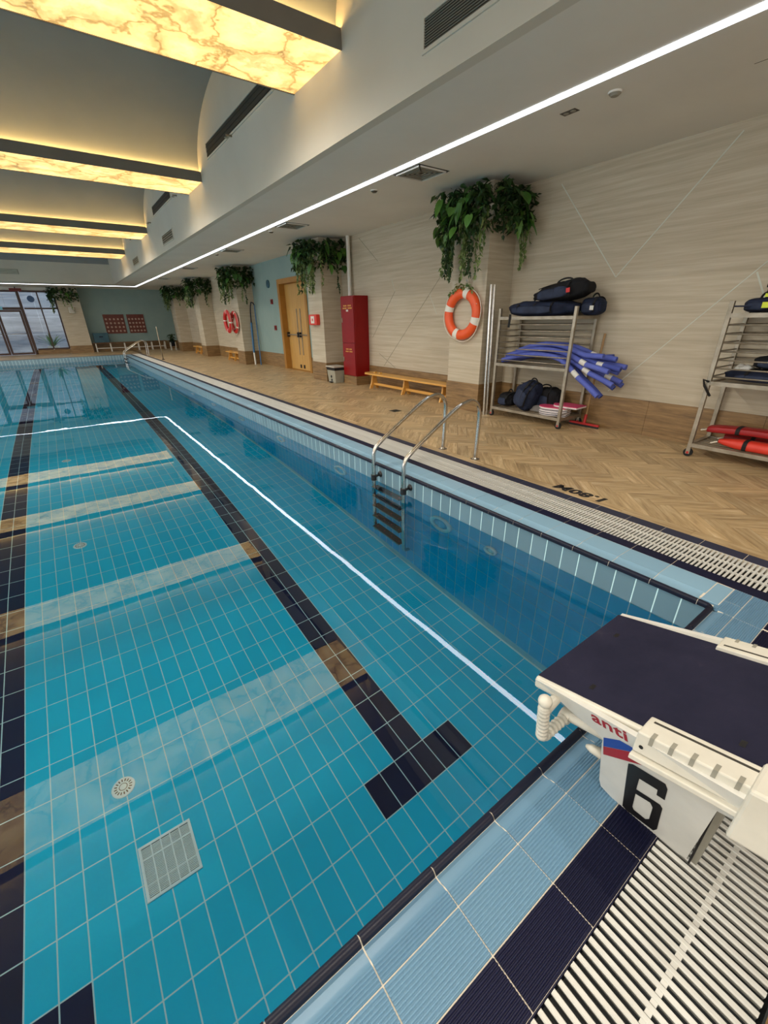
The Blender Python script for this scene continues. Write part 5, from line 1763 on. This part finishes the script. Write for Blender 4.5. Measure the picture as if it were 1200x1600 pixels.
MB().box(-0.60, -0.42, 28.565, 28.585, 0.74, 0.79).build('handle', 'bag_navy', tc)
pl_ = thing('potted_plant', 'small dark potted plant on a white legged stand before the last column', 'plant', (2.75, 27.2, 0))
for dx, dy in ((-.12, -.12), (.12, -.12), (.12, .12), (-.12, .12)):
    MB().box(2.75 + dx - .012, 2.75 + dx + .012, 27.2 + dy - .012, 27.2 + dy + .012, 0, 0.42).build('leg', 'tape_white', pl_)
MB().lathe([(0.11, 0.20), (0.15, 0.46), (0.155, 0.48), (0.135, 0.48), (0.12, 0.44), (0.0001, 0.44)], (2.75, 27.2, 0), 16).build('pot', 'bag_black', pl_, smooth=40)
rng = random.Random(77)
fb = MB()
fb.rn = []
for k in range(130):
    a, r_h = rng.uniform(0, 2 * PI), rng.uniform(0, 0.2)
    put_leaf(fb, (2.75 + r_h * math.cos(a), 27.2 + r_h * math.sin(a), rng.uniform(0.46, 0.82)), 0.14, 0.07, rng, 0.2)
fb.build('foliage', 'leaf_dark', pl_, stuff=True)
ex = thing('exit_sign', 'small red exit sign above the far glass door', 'sign', (-3.55, 28.9, 3.03))
MB().box(-3.78, -3.30, GY - 0.12, GY - 0.07, 2.93, 3.06).build('box', 'exit_red', ex, bevel=0.006)
MB().box(-3.72, -3.36, GY - 0.122, GY - 0.119, 2.96, 3.03).build('legend', 'board_maroon', ex)
MB().box(-3.56, -3.52, GY - 0.11, GY - 0.08, 3.06, CZ).build('hanger', 'grille_dark', ex)
t = thing('door_sticker', 'pale cyan sticker on the frame over the far glass door', 'sign', (-4.5, GY - 0.06, 2.16))
MB().box(-4.72, -4.28, GY - 0.056, GY - 0.0505, 2.11, 2.25).build('sheet', 'sign_cyan', t)
t = thing('clock_reflection', 'painted reflection of a round blue and white clock on the upper pane beside the far door', 'sign', (-3.05, GY - 0.02, 2.58))  # a clock's reflection in the pane, painted on as a flat disc
MB().lathe([(0.15, -0.006), (0.15, -0.010), (0.095, -0.0105)], (-3.05, GY, 2.60), 24, 'y').build('ring', 'reflection_blue', t)
MB().lathe([(0.0955, -0.0100), (0.0001, -0.0100)], (-3.05, GY, 2.60), 24, 'y').build('center', 'tape_white', t)
ag = thing('agave_plant', 'spiky green agave plant outside the far glass wall', 'plant', (-2.75, 30.4, 0))
MB().lathe([(0.20, -0.01), (0.28, 0.30), (0.29, 0.33), (0.25, 0.33), (0.22, 0.28), (0.0001, 0.28)], (-2.75, 30.4, 0), 20).build('pot', 'tape_white', ag, smooth=40)
for k in range(18):
    a = k * 2.399
    tl = 0.25 + 0.62 * (k % 6) / 5
    L = rng.uniform(0.75, 1.05)
    d = Vector((math.cos(a) * math.cos(PI / 2 - tl), math.sin(a) * math.cos(PI / 2 - tl), math.sin(PI / 2 - tl)))
    sd = Vector((-math.sin(a), math.cos(a), 0))
    b0 = Vector((-2.75, 30.4, 0.28))
    lf = MB()
    for u0, u1, w0, w1 in ((0, .3, .03, .055), (.3, .65, .055, .04), (.65, 1, .04, .003)):
        p0, p1 = b0 + d * L * u0 + Vector((0, 0, -.25 * L * u0 * u0)), b0 + d * L * u1 + Vector((0, 0, -.25 * L * u1 * u1))
        lf.raw([p0 - sd * w0, p0 - Vector((0, 0, .015)), p0 + sd * w0, p1 + sd * w1, p1 - Vector((0, 0, .015)), p1 - sd * w1], [(0, 1, 4, 5), (1, 2, 3, 4)])
    lf.build('leaf', 'leaf_big', ag, smooth=True)
